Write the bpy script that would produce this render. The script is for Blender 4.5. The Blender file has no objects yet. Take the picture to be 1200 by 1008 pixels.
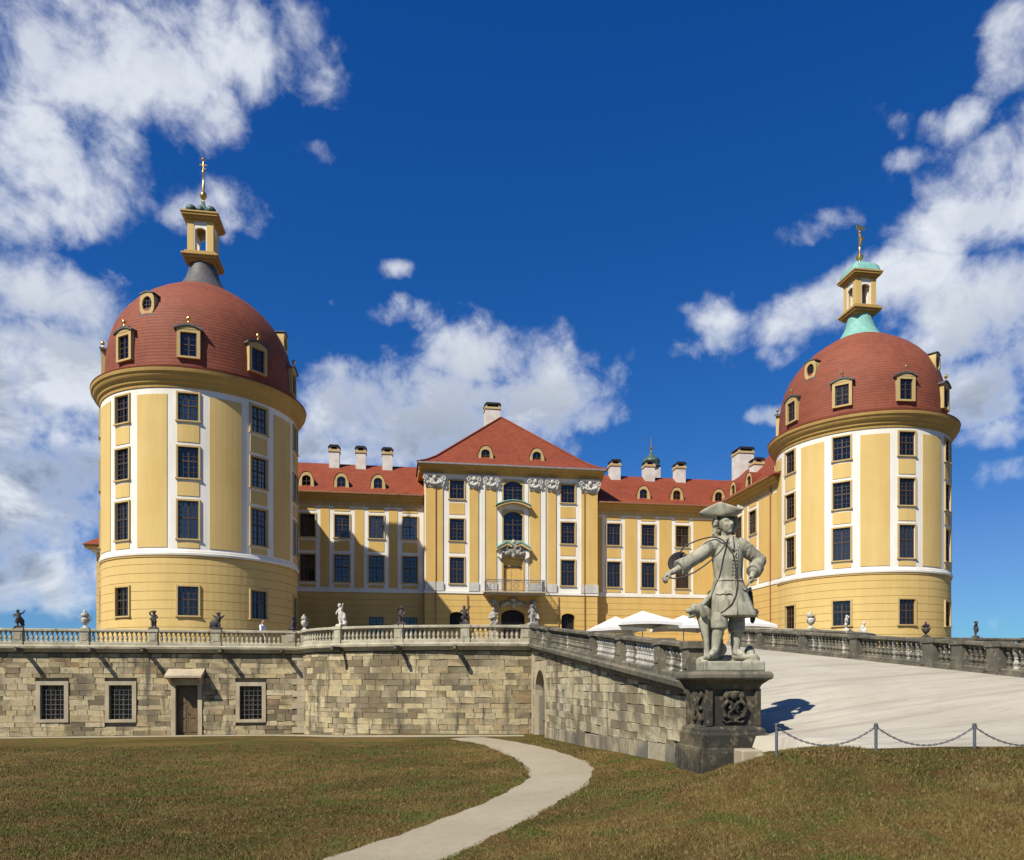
import bpy, bmesh, math, random
import numpy as np
from mathutils import Vector, Matrix
random.seed(7)
R = math.radians
PI = math.pi
sc = bpy.context.scene
COL = sc.collection

# ------------------------------------------------------------------ camera
E = 2.55                      # eye height above the lower lawn (z = 0)
F, CX, HY = 900.0, 600.0, 800.0   # focal length, principal column, horizon row (photo pixels)
cam = bpy.data.cameras.new('camera')
cam.sensor_width = 36.0
cam.lens = 36.0 * F / 1200.0
cam.shift_y = (HY - 504.0) / 1200.0
cam.clip_end = 9000
camo = bpy.data.objects.new('camera', cam)
camo.location = (0, 0, E)
camo.rotation_euler = (R(90), 0, 0)
COL.objects.link(camo)
sc.camera = camo

# ------------------------------------------------------------------ sun and sky
SUN_D = Vector((0.84, 1.0, -1.36)).normalized()       # the way the light travels
sun = bpy.data.lights.new('sun', 'SUN')
sun.energy = 5.0
sun.angle = R(0.5)
sun.color = (1.0, 0.935, 0.82)
suno = bpy.data.objects.new('sun', sun)
suno.rotation_euler = SUN_D.to_track_quat('-Z', 'Y').to_euler()
suno.location = (-30, -40, 60)
COL.objects.link(suno)


class NT:
    """small helper round a node tree"""
    def __init__(s, tree):
        s.t = tree
        tree.nodes.clear()

    def n(s, typ, **kw):
        nd = s.t.nodes.new(typ)
        for k, val in kw.items():
            if k.startswith('i_'):
                key = k[2:]
                nd.inputs[int(key) if key.isdigit() else key.replace('_', ' ')].default_value = val
            else:
                setattr(nd, k, val)
        return nd

    def l(s, a, b):
        s.t.links.new(a, b)

    def val(s, sock, x):
        if hasattr(x, 'links') or hasattr(x, 'is_output'):
            s.l(x, sock)
        else:
            sock.default_value = x

    def math(s, op, a, b=0.0, c=None, clamp=False):
        nd = s.n('ShaderNodeMath', operation=op, use_clamp=clamp)
        s.val(nd.inputs[0], a)
        s.val(nd.inputs[1], b)
        if c is not None:
            s.val(nd.inputs[2], c)
        return nd.outputs[0]

    def vmath(s, op, a, b=(0, 0, 0)):
        nd = s.n('ShaderNodeVectorMath', operation=op)
        s.val(nd.inputs[0], a)
        s.val(nd.inputs[1], b)
        return nd.outputs['Value'] if op in ('LENGTH', 'DOT_PRODUCT') else nd.outputs[0]

    def ramp(s, fac, stops, interp='LINEAR'):
        nd = s.n('ShaderNodeValToRGB')
        cr = nd.color_ramp
        cr.interpolation = interp
        while len(cr.elements) < len(stops):
            cr.elements.new(0.5)
        for e, (p, c) in zip(cr.elements, stops):
            e.position = p
            e.color = tuple(c) + (1,) if len(c) == 3 else c
        s.val(nd.inputs[0], fac)
        return nd.outputs[0]

    def noise(s, vec, scale, detail=4, rough=0.55, dist=0.0):
        nd = s.n('ShaderNodeTexNoise', i_Scale=scale, i_Detail=detail, i_Roughness=rough, i_Distortion=dist)
        if vec is not None:
            s.l(vec, nd.inputs['Vector'])
        return nd.outputs['Fac']

    def smooth(s, x, a, b, lo=0.0, hi=1.0):
        nd = s.n('ShaderNodeMapRange', interpolation_type='SMOOTHSTEP')
        s.val(nd.inputs['Value'], x)
        nd.inputs['From Min'].default_value = a
        nd.inputs['From Max'].default_value = b
        nd.inputs['To Min'].default_value = lo
        nd.inputs['To Max'].default_value = hi
        return nd.outputs[0]

    def mix(s, fac, a, b, mode='MIX'):
        nd = s.n('ShaderNodeMix', data_type='RGBA', blend_type=mode)
        s.val(nd.inputs[0], fac)
        s.val(nd.inputs[6], a if not isinstance(a, tuple) else a[:3] + (1,))
        s.val(nd.inputs[7], b if not isinstance(b, tuple) else b[:3] + (1,))
        return nd.outputs[2]


def raydir(x, y):
    return Vector(((x - CX) / F, 1.0, (HY - y) / F)).normalized()


def make_world():
    w = bpy.data.worlds.new('World')
    sc.world = w
    w.use_nodes = True
    T = NT(w.node_tree)
    sky = T.n('ShaderNodeTexSky', sky_type='NISHITA', sun_disc=False)
    sky.sun_elevation = math.asin(-SUN_D.z)
    sky.sun_rotation = math.atan2(-SUN_D.x, -SUN_D.y)
    sky.altitude = 300
    sky.air_density = 1.0
    sky.dust_density = 0.25
    sky.ozone_density = 3.0
    # deep polarised blue of a clear late-summer day
    sca = T.n('ShaderNodeVectorMath', operation='SCALE')
    T.l(sky.outputs[0], sca.inputs[0])
    sca.inputs['Scale'].default_value = 0.105
    spx = T.n('ShaderNodeSeparateXYZ')
    T.l(sca.outputs[0], spx.inputs[0])
    cmx = T.n('ShaderNodeCombineXYZ')
    ch = [T.math('MULTIPLY', T.math('POWER', spx.outputs[i], g), k) for i, (k, g) in enumerate(((0.75, 2.0), (0.42, 1.08), (0.60, 0.78)))]
    ch[0] = T.math('MINIMUM', ch[0], T.math('MULTIPLY', ch[1], 0.40))
    for i in range(3):
        T.l(ch[i], cmx.inputs[i])
    skyc = cmx.outputs[0]
    tc = T.n('ShaderNodeTexCoord')
    d0 = T.vmath('NORMALIZE', tc.outputs['Generated'])
    # clouds: banks placed by direction, broken up by noise
    blobs = [(60, 60, 120, 90, 1), (170, 70, 120, 80, 1), (260, 55, 110, 60, .95), (345, 70, 70, 50, .8),
             (50, 180, 100, 85, 1), (140, 180, 80, 50, .8), (245, 130, 50, 50, .9), (60, 250, 75, 40, .95), (240, 245, 65, 32, .75), (130, 245, 60, 30, .5),
             (40, 350, 125, 55, 1.0), (120, 365, 60, 50, .9), (40, 430, 130, 80, 1.1), (60, 530, 120, 80, .95), (30, 600, 130, 70, .9), (50, 680, 150, 55, .95),
             (472, 320, 24, 18, .8), (395, 360, 18, 14, .7), (370, 180, 34, 16, .55), (475, 382, 55, 26, .85),
             (420, 480, 110, 60, 1.0), (560, 420, 70, 42, 1.05), (640, 465, 90, 55, 1.05), (520, 500, 170, 60, 1.1), (700, 480, 42, 34, .85), (390, 530, 120, 40, .9),
             (1190, 35, 50, 45, .95), (1175, 90, 45, 30, .8), (1050, 145, 36, 24, .75), (1045, 192, 42, 20, .8), (1120, 140, 40, 26, .7),
             (1165, 190, 60, 40, .8), (1150, 250, 110, 50, 1.05), (960, 268, 62, 16, .7), (1060, 265, 40, 16, .6),
             (850, 385, 50, 42, .85), (925, 375, 80, 38, .9), (1060, 335, 120, 45, 1.05), (1150, 350, 110, 60, 1.05), (1090, 400, 90, 34, .8), (1140, 455, 100, 45, 1.0),
             (895, 492, 34, 16, .75), (1170, 555, 50, 22, .6), (1130, 735, 110, 25, .5), (1160, 500, 70, 30, .7),
             (-150, 120, 170, 150, 1), (-180, 480, 170, 180, 1), (1330, 120, 140, 110, 1), (1380, 400, 180, 130, 1)]

    def density(d):
        wn = T.n('ShaderNodeTexNoise', i_Scale=9.0, i_Detail=3.0, i_Roughness=0.6)
        T.l(d, wn.inputs['Vector'])
        off = T.vmath('SUBTRACT', wn.outputs['Color'], (0.5, 0.5, 0.5))
        off = T.vmath('MULTIPLY', off, (0.10, 0.10, 0.07))
        dw = T.vmath('ADD', d, off)
        acc = None
        for (x, y, rx, ry, st) in blobs:
            c = raydir(x, y)
            k = c.y
            sx, sz = rx / F * k * 1.62, ry / F * k * 1.62
            sy = 0.5 * (sx + sz) * 1.4
            q = T.vmath('SUBTRACT', dw, tuple(c))
            q = T.vmath('DIVIDE', q, (sx, sy, sz))
            b = T.smooth(T.vmath('LENGTH', q), 1.15, 0.0, 0.0, st)
            acc = b if acc is None else T.math('MAXIMUM', acc, b)
        # elsewhere in the sky: unseen cumulus by noise, thinned to weaken the ambient light
        flat = T.n('ShaderNodeSeparateXYZ')
        T.l(d, flat.inputs[0])
        behind = T.smooth(flat.outputs[1], 0.35, 0.05)
        far = T.smooth(T.noise(d, 2.3, 2, 0.5), 0.50, 0.74, 0.0, 0.85)
        acc = T.math('MAXIMUM', acc, T.math('MULTIPLY', far, behind))
        fb = T.noise(d, 15.0, 9, 0.6, 0.35)
        fb2 = T.noise(d, 46.0, 5, 0.6, 0.2)
        fbm = T.math('ADD', T.math('MULTIPLY', fb, 0.75), T.math('MULTIPLY', fb2, 0.25))
        x = T.math('MULTIPLY_ADD', T.math('SUBTRACT', fbm, 0.5), 1.9, acc)
        return T.math('SUBTRACT', x, 0.34), acc
    den, acc = density(d0)
    a = T.smooth(den, 0.06, 0.80)
    # the side of a cloud away from the sun is greyer: compare with a point sunwards
    S = -SUN_D
    up = Vector((-0.035, 0.0, 0.055))
    d1 = T.vmath('ADD', d0, tuple(up))
    n1 = T.noise(d1, 15.0, 6, 0.6, 0.35)
    n0 = T.noise(d0, 15.0, 6, 0.6, 0.35)
    lit = T.math('SUBTRACT', n0, n1)
    g = T.smooth(lit, -0.16, 0.12)
    big = T.smooth(T.noise(d0, 6.0, 3, 0.5), 0.38, 0.62)
    thick = T.smooth(den, 0.45, 1.1)
    grey = T.math('MULTIPLY', thick, T.math('SUBTRACT', 1.0, T.math('MULTIPLY_ADD', g, 0.6, T.math('MULTIPLY', big, 0.4))))
    sz_ = T.n('ShaderNodeSeparateXYZ')
    T.l(d0, sz_.inputs[0])
    low = T.smooth(sz_.outputs[2], 0.50, 0.22)
    soft = T.smooth(T.noise(T.vmath('MULTIPLY', d0, (5.0, 5.0, 11.0)), 1.0, 5, 0.6, 0.3), 0.36, 0.54)
    grey = T.math('MAXIMUM', grey, T.math('MULTIPLY', T.math('MULTIPLY', T.smooth(den, 0.25, 0.75), low), T.math('MULTIPLY', soft, 1.0)))
    cc = T.mix(grey, (0.62, 0.645, 0.68), (0.17, 0.215, 0.295))
    out = T.mix(T.math('MULTIPLY', a, 0.95), skyc, cc)
    bg = T.n('ShaderNodeBackground')
    T.l(out, bg.inputs[0])
    bg.inputs[1].default_value = 1.0
    o = T.n('ShaderNodeOutputWorld')
    T.l(bg.outputs[0], o.inputs[0])
    w.cycles.sampling_method = 'MANUAL'
    w.cycles.sample_map_resolution = 512


make_world()
sc.view_settings.view_transform = 'Standard'
sc.view_settings.look = 'None'
sc.view_settings.exposure = 0.50
sc.view_settings.gamma = 1.0
sc.view_settings.use_curve_mapping = False
sc.render.engine = 'CYCLES'
sc.cycles.use_denoising = True
sc.cycles.max_bounces = 6
sc.cycles.transparent_max_bounces = 12

# ------------------------------------------------------------------ materials
MATS = {}


def finish(T, col, rough=0.8, bump=None, bstr=0.3, bdist=0.02, spec=0.3, metal=0.0, **kw):
    b = T.n('ShaderNodeBsdfPrincipled')
    T.val(b.inputs['Base Color'], col if not isinstance(col, tuple) else col[:3] + (1,))
    T.val(b.inputs['Roughness'], rough)
    b.inputs['Specular IOR Level'].default_value = spec
    b.inputs['Metallic'].default_value = metal
    for k, v_ in kw.items():
        T.val(b.inputs[k.replace('_', ' ')], v_)
    if bump is not None:
        bn = T.n('ShaderNodeBump', i_Strength=bstr, i_Distance=bdist)
        T.l(bump, bn.inputs['Height'])
        T.l(bn.outputs[0], b.inputs['Normal'])
    o = T.n('ShaderNodeOutputMaterial')
    T.l(b.outputs[0], o.inputs[0])
    return b


def newmat(name):
    m = bpy.data.materials.new(name)
    m.use_nodes = True
    MATS[name] = m
    return NT(m.node_tree)


def pos(T):
    return T.n('ShaderNodeNewGeometry').outputs['Position']


def streaky(T, p, sxy, sz, detail=4):
    mp = T.vmath('MULTIPLY', p, (sxy, sxy, sz))
    return T.noise(mp, 1.0, detail, 0.6)


def plaster(name, base, dark, rough=0.85, s=0.35, grain=14.0, streak=0.5):
    """painted render: faint blotches, rain streaks and a fine grain"""
    T = newmat(name)
    p = pos(T)
    n1 = T.noise(p, s, 5, 0.6)
    n2 = streaky(T, p, 1.6, 0.22)
    f = T.math('ADD', T.math('MULTIPLY', n1, 1 - streak), T.math('MULTIPLY', n2, streak))
    c = T.mix(T.smooth(f, 0.36, 0.66), dark, base)
    n3 = T.noise(p, grain, 3, 0.7)
    c = T.mix(T.smooth(n3, 0.2, 0.9, 0.0, 0.14), c, tuple(x * 0.72 for x in base))
    finish(T, c, rough, n3, 0.25, 0.01)


plaster('plaster_yellow', (0.57, 0.415, 0.160), (0.52, 0.362, 0.128))
plaster('plaster_orange', (0.57, 0.385, 0.128), (0.51, 0.33, 0.10))
plaster('plaster_ochre', (0.50, 0.33, 0.11), (0.43, 0.275, 0.085))
plaster('plaster_white', (0.72, 0.70, 0.64), (0.63, 0.60, 0.53))
plaster('cornice_ochre', (0.44, 0.29, 0.095), (0.37, 0.235, 0.072))
plaster('stone_surround', (0.48, 0.36, 0.165), (0.40, 0.285, 0.12))
plaster('stucco_grey', (0.55, 0.53, 0.48), (0.40, 0.39, 0.36), s=1.5)
plaster('sandstone_trim', (0.44, 0.37, 0.25), (0.30, 0.25, 0.17), s=1.2)


def coping_mat(name, a, b, c_, th=(0.42, 0.6)):
    T = newmat(name)
    p = pos(T)
    n1 = T.noise(p, 1.1, 6, 0.65)
    n2 = T.noise(p, 7.0, 5, 0.7)
    st = streaky(T, p, 3.0, 0.5)
    c = T.mix(T.smooth(n1, th[0], th[1]), a, b)
    c = T.mix(T.smooth(n2, 0.5, 0.75, 0, .7), c, c_)
    c = T.mix(T.smooth(st, 0.52, 0.75, 0, .75), c, tuple(x * .35 for x in a))
    finish(T, c, 0.9, n2, 0.5, 0.02)


coping_mat('coping_stone', (0.30, 0.27, 0.19), (0.40, 0.365, 0.265), (0.20, 0.185, 0.135))
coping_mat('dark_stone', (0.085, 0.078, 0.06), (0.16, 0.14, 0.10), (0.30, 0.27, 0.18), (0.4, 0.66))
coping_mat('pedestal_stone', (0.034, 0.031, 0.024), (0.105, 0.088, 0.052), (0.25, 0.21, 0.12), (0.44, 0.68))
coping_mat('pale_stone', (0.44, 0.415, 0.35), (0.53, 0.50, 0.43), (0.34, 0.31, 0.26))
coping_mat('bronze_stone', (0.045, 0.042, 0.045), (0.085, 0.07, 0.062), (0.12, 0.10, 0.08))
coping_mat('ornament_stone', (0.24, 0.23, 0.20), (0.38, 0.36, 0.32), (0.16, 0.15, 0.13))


def statue_mat():
    T = newmat('statue_stone')
    p = pos(T)
    n1 = T.noise(p, 2.6, 6, 0.65)
    st = streaky(T, p, 9.0, 1.6)
    n2 = T.noise(p, 26.0, 4, 0.7)
    c = T.mix(T.smooth(n1, 0.36, 0.62), (0.24, 0.228, 0.165), (0.36, 0.342, 0.26))
    c = T.mix(T.smooth(st, 0.47, 0.70, 0, .75), c, (0.075, 0.072, 0.058))
    c = T.mix(T.smooth(n2, 0.45, 0.8, 0, .35), c, (0.20, 0.19, 0.15))
    finish(T, c, 0.88, n2, 0.35, 0.012)


statue_mat()


def stone_mat(name, cols, joints=False):
    """ashlar: every block its own tone, with stains that run over the joints"""
    T = newmat(name)
    p = pos(T)
    rnd = T.n('ShaderNodeObjectInfo').outputs['Random']
    n1 = T.noise(p, 0.55, 5, 0.6)
    n2 = T.noise(p, 6.0, 6, 0.7)
    st = streaky(T, p, 2.2, 0.35)
    c = T.ramp(rnd, [(i / (len(cols) - 1), c_) for i, c_ in enumerate(cols)])
    big = T.noise(p, 0.9, 5, 0.65, 0.6)
    c = T.mix(T.smooth(n1, 0.42, 0.62, 0, .55), c, (0.49, 0.405, 0.24))
    clump = T.math('MULTIPLY_ADD', rnd, 0.30, T.noise(p, 0.42, 4, 0.6, 0.5))
    c = T.mix(T.smooth(clump, 0.64, 0.78, 0, .8), c, (0.125, 0.098, 0.058))
    c = T.mix(T.smooth(n2, 0.46, 0.74, 0, .7), c, (0.17, 0.145, 0.092))
    c = T.mix(T.smooth(big, 0.54, 0.68, 0, .5), c, (0.14, 0.122, 0.085))
    c = T.mix(T.smooth(st, 0.54, 0.70, 0, .8), c, (0.08, 0.072, 0.054))
    finish(T, c, 0.92, n2, 0.6, 0.03)


stone_mat('wall_stone', [(0.28, 0.222, 0.115), (0.44, 0.365, 0.21), (0.36, 0.28, 0.145), (0.48, 0.405, 0.25), (0.22, 0.187, 0.12), (0.44, 0.345, 0.18), (0.105, 0.088, 0.058), (0.46, 0.385, 0.235), (0.28, 0.185, 0.09), (0.40, 0.335, 0.21), (0.15, 0.125, 0.082), (0.43, 0.34, 0.185)])
stone_mat('ramp_stone', [(0.33, 0.295, 0.195), (0.40, 0.365, 0.25), (0.29, 0.255, 0.16), (0.37, 0.335, 0.22), (0.44, 0.40, 0.285), (0.22, 0.20, 0.145), (0.38, 0.345, 0.23)])
stone_mat('footing_stone', [(0.075, 0.072, 0.062), (0.17, 0.16, 0.13), (0.11, 0.105, 0.09), (0.34, 0.30, 0.20), (0.13, 0.123, 0.105), (0.20, 0.185, 0.15)])
T = newmat('mortar')
p = pos(T)
finish(T, T.mix(T.noise(p, 4.0, 5), (0.15, 0.13, 0.095), (0.27, 0.235, 0.17)), 0.95, T.noise(p, 20.0), 0.4)


def roof_mat(name, a, b, c_, step, radial):
    T = newmat(name)
    p = pos(T)
    sep = T.n('ShaderNodeSeparateXYZ')
    T.l(p, sep.inputs[0])
    n1 = T.noise(p, 0.5, 5, 0.6)
    n2 = T.noise(p, 9.0, 4, 0.7)
    saw = T.math('FRACT', T.math('DIVIDE', sep.outputs[2], step))
    row = T.math('FLOOR', T.math('DIVIDE', sep.outputs[2], step))
    # tiles along the course: white noise per cell of a slanted grid
    cell = T.n('ShaderNodeCombineXYZ')
    xx = T.math('FLOOR', T.math('MULTIPLY', T.math('ADD', sep.outputs[0], T.math('MULTIPLY', sep.outputs[1], 0.37)), 4.2))
    T.l(xx, cell.inputs[0])
    T.l(row, cell.inputs[1])
    wn = T.n('ShaderNodeTexWhiteNoise', noise_dimensions='2D')
    T.l(cell.outputs[0], wn.inputs['Vector'])
    c = T.mix(T.smooth(n1, 0.35, 0.65), a, b)
    c = T.mix(T.math('MULTIPLY', wn.outputs['Value'], 0.45), c, c_)
    c = T.mix(T.smooth(n2, 0.5, 0.8, 0, .4), c, tuple(x * .6 for x in a))
    edge = T.smooth(saw, 0.0, 0.22, 0.0, 1.0)
    c = T.mix(T.math('MULTIPLY', T.math('SUBTRACT', 1.0, edge), 0.35), c, tuple(x * .45 for x in a))
    h = T.math('ADD', T.math('MULTIPLY', edge, 0.7), T.math('MULTIPLY', wn.outputs['Value'], 0.3))
    finish(T, c, 0.72, h, 0.5, 0.03, spec=0.25)


roof_mat('dome_tiles', (0.205, 0.058, 0.031), (0.165, 0.045, 0.025), (0.26, 0.08, 0.043), 0.20, True)
roof_mat('roof_tiles', (0.195, 0.042, 0.017), (0.160, 0.033, 0.014), (0.25, 0.064, 0.027), 0.17, False)


def simple(name, a, b, s=3.0, rough=0.7, metal=0.0, bump=0.2, spec=0.35):
    T = newmat(name)
    n = T.noise(pos(T), s, 5, 0.6)
    finish(T, T.mix(T.smooth(n, 0.3, 0.7), a, b), rough, n, bump, 0.01, spec, metal)


simple('slate', (0.055, 0.055, 0.06), (0.11, 0.105, 0.10), 6, 0.6)
simple('copper_green', (0.13, 0.32, 0.27), (0.20, 0.40, 0.34), 3, 0.65)
simple('copper_dark', (0.03, 0.055, 0.05), (0.07, 0.13, 0.105), 4, 0.5)
simple('gilt', (0.75, 0.50, 0.14), (0.60, 0.36, 0.09), 8, 0.28, 0.9, 0.05)
simple('timber_dark', (0.030, 0.019, 0.013), (0.045, 0.028, 0.018), 12, 0.5)
simple('timber_window', (0.045, 0.028, 0.018), (0.07, 0.045, 0.03), 12, 0.5)
simple('door_brown', (0.10, 0.065, 0.03), (0.15, 0.10, 0.05), 5, 0.6)
simple('door_ochre', (0.50, 0.32, 0.09), (0.56, 0.37, 0.11), 5, 0.7)
simple('iron', (0.02, 0.021, 0.022), (0.04, 0.04, 0.04), 9, 0.45, 0.6)
simple('iron_grey', (0.09, 0.10, 0.11), (0.16, 0.17, 0.18), 30, 0.55, 0.4)
simple('zinc', (0.30, 0.29, 0.28), (0.20, 0.18, 0.17), 8, 0.5, 0.3)
simple('pipe_brown', (0.22, 0.10, 0.05), (0.28, 0.13, 0.07), 3, 0.5)
simple('soot', (0.012, 0.011, 0.011), (0.02, 0.02, 0.02), 5, 0.9)
simple('chimney_white', (0.60, 0.575, 0.535), (0.47, 0.43, 0.37), 1.4, 0.9)
simple('parasol_cloth', (0.70, 0.69, 0.66), (0.64, 0.63, 0.60), 2, 0.85)
simple('aluminium', (0.5, 0.5, 0.5), (0.42, 0.42, 0.42), 9, 0.35, 0.8)
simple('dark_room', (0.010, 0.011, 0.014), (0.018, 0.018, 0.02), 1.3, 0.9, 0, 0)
simple('curtain_pale', (0.74, 0.75, 0.76), (0.82, 0.82, 0.80), 2.2, 0.9)
simple('curtain_dim', (0.14, 0.15, 0.17), (0.05, 0.055, 0.065), 1.1, 0.9)
simple('shirt', (0.52, 0.58, 0.68), (0.60, 0.64, 0.72), 5, 0.9)
simple('trousers', (0.025, 0.028, 0.04), (0.03, 0.034, 0.05), 5, 0.9)
simple('skin', (0.48, 0.27, 0.18), (0.42, 0.23, 0.15), 8, 0.6)
simple('hair_dark', (0.03, 0.02, 0.015), (0.02, 0.014, 0.01), 20, 0.6)


def glass_mat():
    T = newmat('window_glass')
    fr = T.n('ShaderNodeFresnel', i_IOR=1.52)
    nz = T.noise(pos(T), 1.1, 2, 0.5)
    bn = T.n('ShaderNodeBump', i_Strength=0.12, i_Distance=0.03)
    T.l(nz, bn.inputs['Height'])
    g = T.n('ShaderNodeBsdfGlossy', i_Roughness=0.02)
    T.l(bn.outputs[0], g.inputs['Normal'])
    t = T.n('ShaderNodeBsdfTransparent')
    t.inputs[0].default_value = (0.62, 0.68, 0.70, 1)
    mx = T.n('ShaderNodeMixShader')
    T.l(T.math('MULTIPLY_ADD', fr.outputs[0], 1.3, 0.03, clamp=True), mx.inputs[0])
    T.l(t.outputs[0], mx.inputs[1])
    T.l(g.outputs[0], mx.inputs[2])
    o = T.n('ShaderNodeOutputMaterial')
    T.l(mx.outputs[0], o.inputs[0])


glass_mat()


def lawn_mat():
    T = newmat('lawn')
    p = pos(T)
    n1 = T.noise(p, 0.22, 6, 0.62, 0.4)
    n2 = T.noise(p, 1.7, 6, 0.7)
    n3 = T.noise(p, 18.0, 5, 0.75)
    n4 = T.noise(p, 0.75, 5, 0.65, 0.8)
    c = T.mix(T.smooth(n1, 0.40, 0.58), (0.135, 0.092, 0.027), (0.046, 0.044, 0.008))
    c = T.mix(T.smooth(n2, 0.42, 0.62, 0, .85), c, (0.100, 0.054, 0.018))
    c = T.mix(T.smooth(n4, 0.50, 0.62, 0, .9), c, (0.056, 0.070, 0.012))
    c = T.mix(T.smooth(n4, 0.30, 0.42, .6, 0), c, (0.165, 0.125, 0.046))
    c = T.mix(T.smooth(n3, 0.42, 0.75, 0, .7), c, (0.175, 0.132, 0.048))
    c = T.mix(T.smooth(n3, 0.25, 0.42, .6, 0), c, (0.04, 0.028, 0.010))
    finish(T, c, 0.95, n3, 0.9, 0.05, spec=0.1)


lawn_mat()


def sand_mat(name, a, b, c_, sc_=1.0):
    T = newmat(name)
    p = pos(T)
    n1 = T.noise(p, 0.5 * sc_, 5, 0.6)
    n2 = T.noise(p, 5.0 * sc_, 6, 0.7)
    n3 = T.noise(p, 60.0, 4, 0.8)
    c = T.mix(T.smooth(n1, 0.35, 0.65), a, b)
    c = T.mix(T.smooth(n2, 0.44, 0.74, 0, .55), c, c_)
    c = T.mix(T.smooth(n3, 0.42, 0.72, 0, .7), c, tuple(x * .5 for x in a))
    c = T.mix(T.smooth(T.noise(p, 22.0, 4, 0.75), 0.55, 0.72, 0, .6), c, tuple(min(1, x * 1.25) for x in b))
    finish(T, c, 0.95, T.math('ADD', n3, T.math('MULTIPLY', n2, .5)), 0.5, 0.02, spec=0.15)


sand_mat('path_gravel', (0.31, 0.27, 0.19), (0.36, 0.315, 0.23), (0.26, 0.22, 0.15))
sand_mat('terrace_gravel', (0.26, 0.225, 0.17), (0.30, 0.26, 0.20), (0.22, 0.19, 0.14))


def road_mat():
    """worn flagged ramp, pale with grey wheel marks across the fall"""
    T = newmat('ramp_paving')
    p = pos(T)
    rot = T.n('ShaderNodeVectorRotate', rotation_type='Z_AXIS')
    rot.inputs['Angle'].default_value = -R(8.8)
    T.l(p, rot.inputs['Vector'])
    q = rot.outputs[0]
    band = T.noise(T.vmath('MULTIPLY', q, (0.12, 1.5, 0.0)), 1.0, 6, 0.65)
    n1 = T.noise(p, 0.35, 5, 0.6)
    n2 = T.noise(T.vmath('MULTIPLY', q, (1.2, 5.0, 0.0)), 1.0, 6, 0.7)
    n3 = T.noise(p, 40.0, 4, 0.8)
    c = T.mix(T.smooth(n1, 0.35, 0.65), (0.365, 0.335, 0.265), (0.425, 0.395, 0.32))
    c = T.mix(T.smooth(band, 0.46, 0.66, 0, .75), c, (0.275, 0.25, 0.205))
    c = T.mix(T.smooth(n2, 0.50, 0.70, 0, .5), c, (0.23, 0.21, 0.17))
    c = T.mix(T.smooth(n3, 0.5, 0.8, 0, .4), c, (0.29, 0.26, 0.205))
    finish(T, c, 0.92, T.math('ADD', n3, n2), 0.4, 0.02, spec=0.15)


road_mat()


def blade_mat():
    T = newmat('grass_blades')
    p = pos(T)
    n1 = T.noise(p, 0.22, 6, 0.62, 0.4)
    n2 = T.noise(p, 1.7, 6, 0.7)
    n3 = T.n('ShaderNodeTexWhiteNoise', noise_dimensions='2D')
    T.l(T.vmath('FLOOR', T.vmath('MULTIPLY', p, (45, 45, 0))), n3.inputs['Vector'])
    n4 = T.noise(p, 0.75, 5, 0.65, 0.8)
    c = T.mix(T.smooth(n1, 0.40, 0.58), (0.160, 0.112, 0.034), (0.056, 0.054, 0.010))
    c = T.mix(T.smooth(n2, 0.42, 0.62, 0, .8), c, (0.125, 0.070, 0.024))
    c = T.mix(T.smooth(n4, 0.50, 0.62, 0, .9), c, (0.068, 0.088, 0.014))
    c = T.mix(T.smooth(n4, 0.30, 0.42, .6, 0), c, (0.205, 0.157, 0.060))
    c = T.mix(T.smooth(n3.outputs['Value'], 0.5, 1.0, 0, .8), c, (0.25, 0.195, 0.080))
    c = T.mix(T.smooth(n3.outputs['Value'], 0.3, 0.0, 0, .7), c, (0.075, 0.05, 0.024))
    finish(T, c, 0.9, spec=0.15)


blade_mat()

# ------------------------------------------------------------------ frames and mesh helpers
TH = R(8.8)                                   # the palace front is turned this much from the picture plane
LX, LY = -20.9, 52.0                          # foot of the west tower's axis
CU, SU = math.cos(TH), math.sin(TH)


def W(u, v, z=0.0):
    """palace frame (u along the front, v away) to world"""
    return Vector((LX + u * CU - v * SU, LY + u * SU + v * CU, z))


def UV(x, y):
    dx, dy = x - LX, y - LY
    return dx * CU + dy * SU, -dx * SU + dy * CU


def pix_of(P):
    return CX + F * P.x / P.y, HY - F * (P.z - E) / P.y


OFF = {}


def link(o, parent=None):
    COL.objects.link(o)
    if parent is not None:
        o.parent = parent
    return o


def props(o, label=None, cat=None, group=None, kind=None):
    for k, x in (('label', label), ('category', cat), ('group', group), ('kind', kind)):
        if x:
            o[k] = x
    return o


def thing(name, label, cat, loc, rot=0.0, group=None):
    """an Empty at the base of a thing; loc in world"""
    o = bpy.data.objects.new(name, None)
    o.empty_display_size = 0.3
    o.location = loc
    o.rotation_euler = (0, 0, rot)
    link(o)
    return props(o, label, cat, group)


def cthing(name, label, cat, u, v, z, group=None):
    """a thing squared to the palace; its parts are given in palace coordinates"""
    o = thing(name, label, cat, W(u, v, z), TH, group)
    OFF[o.name] = (u, v, z)
    return o


def frame_mat(tz, up=Vector((0, 0, 1))):
    return tz.to_track_quat('Z', 'Y').to_matrix()


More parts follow.
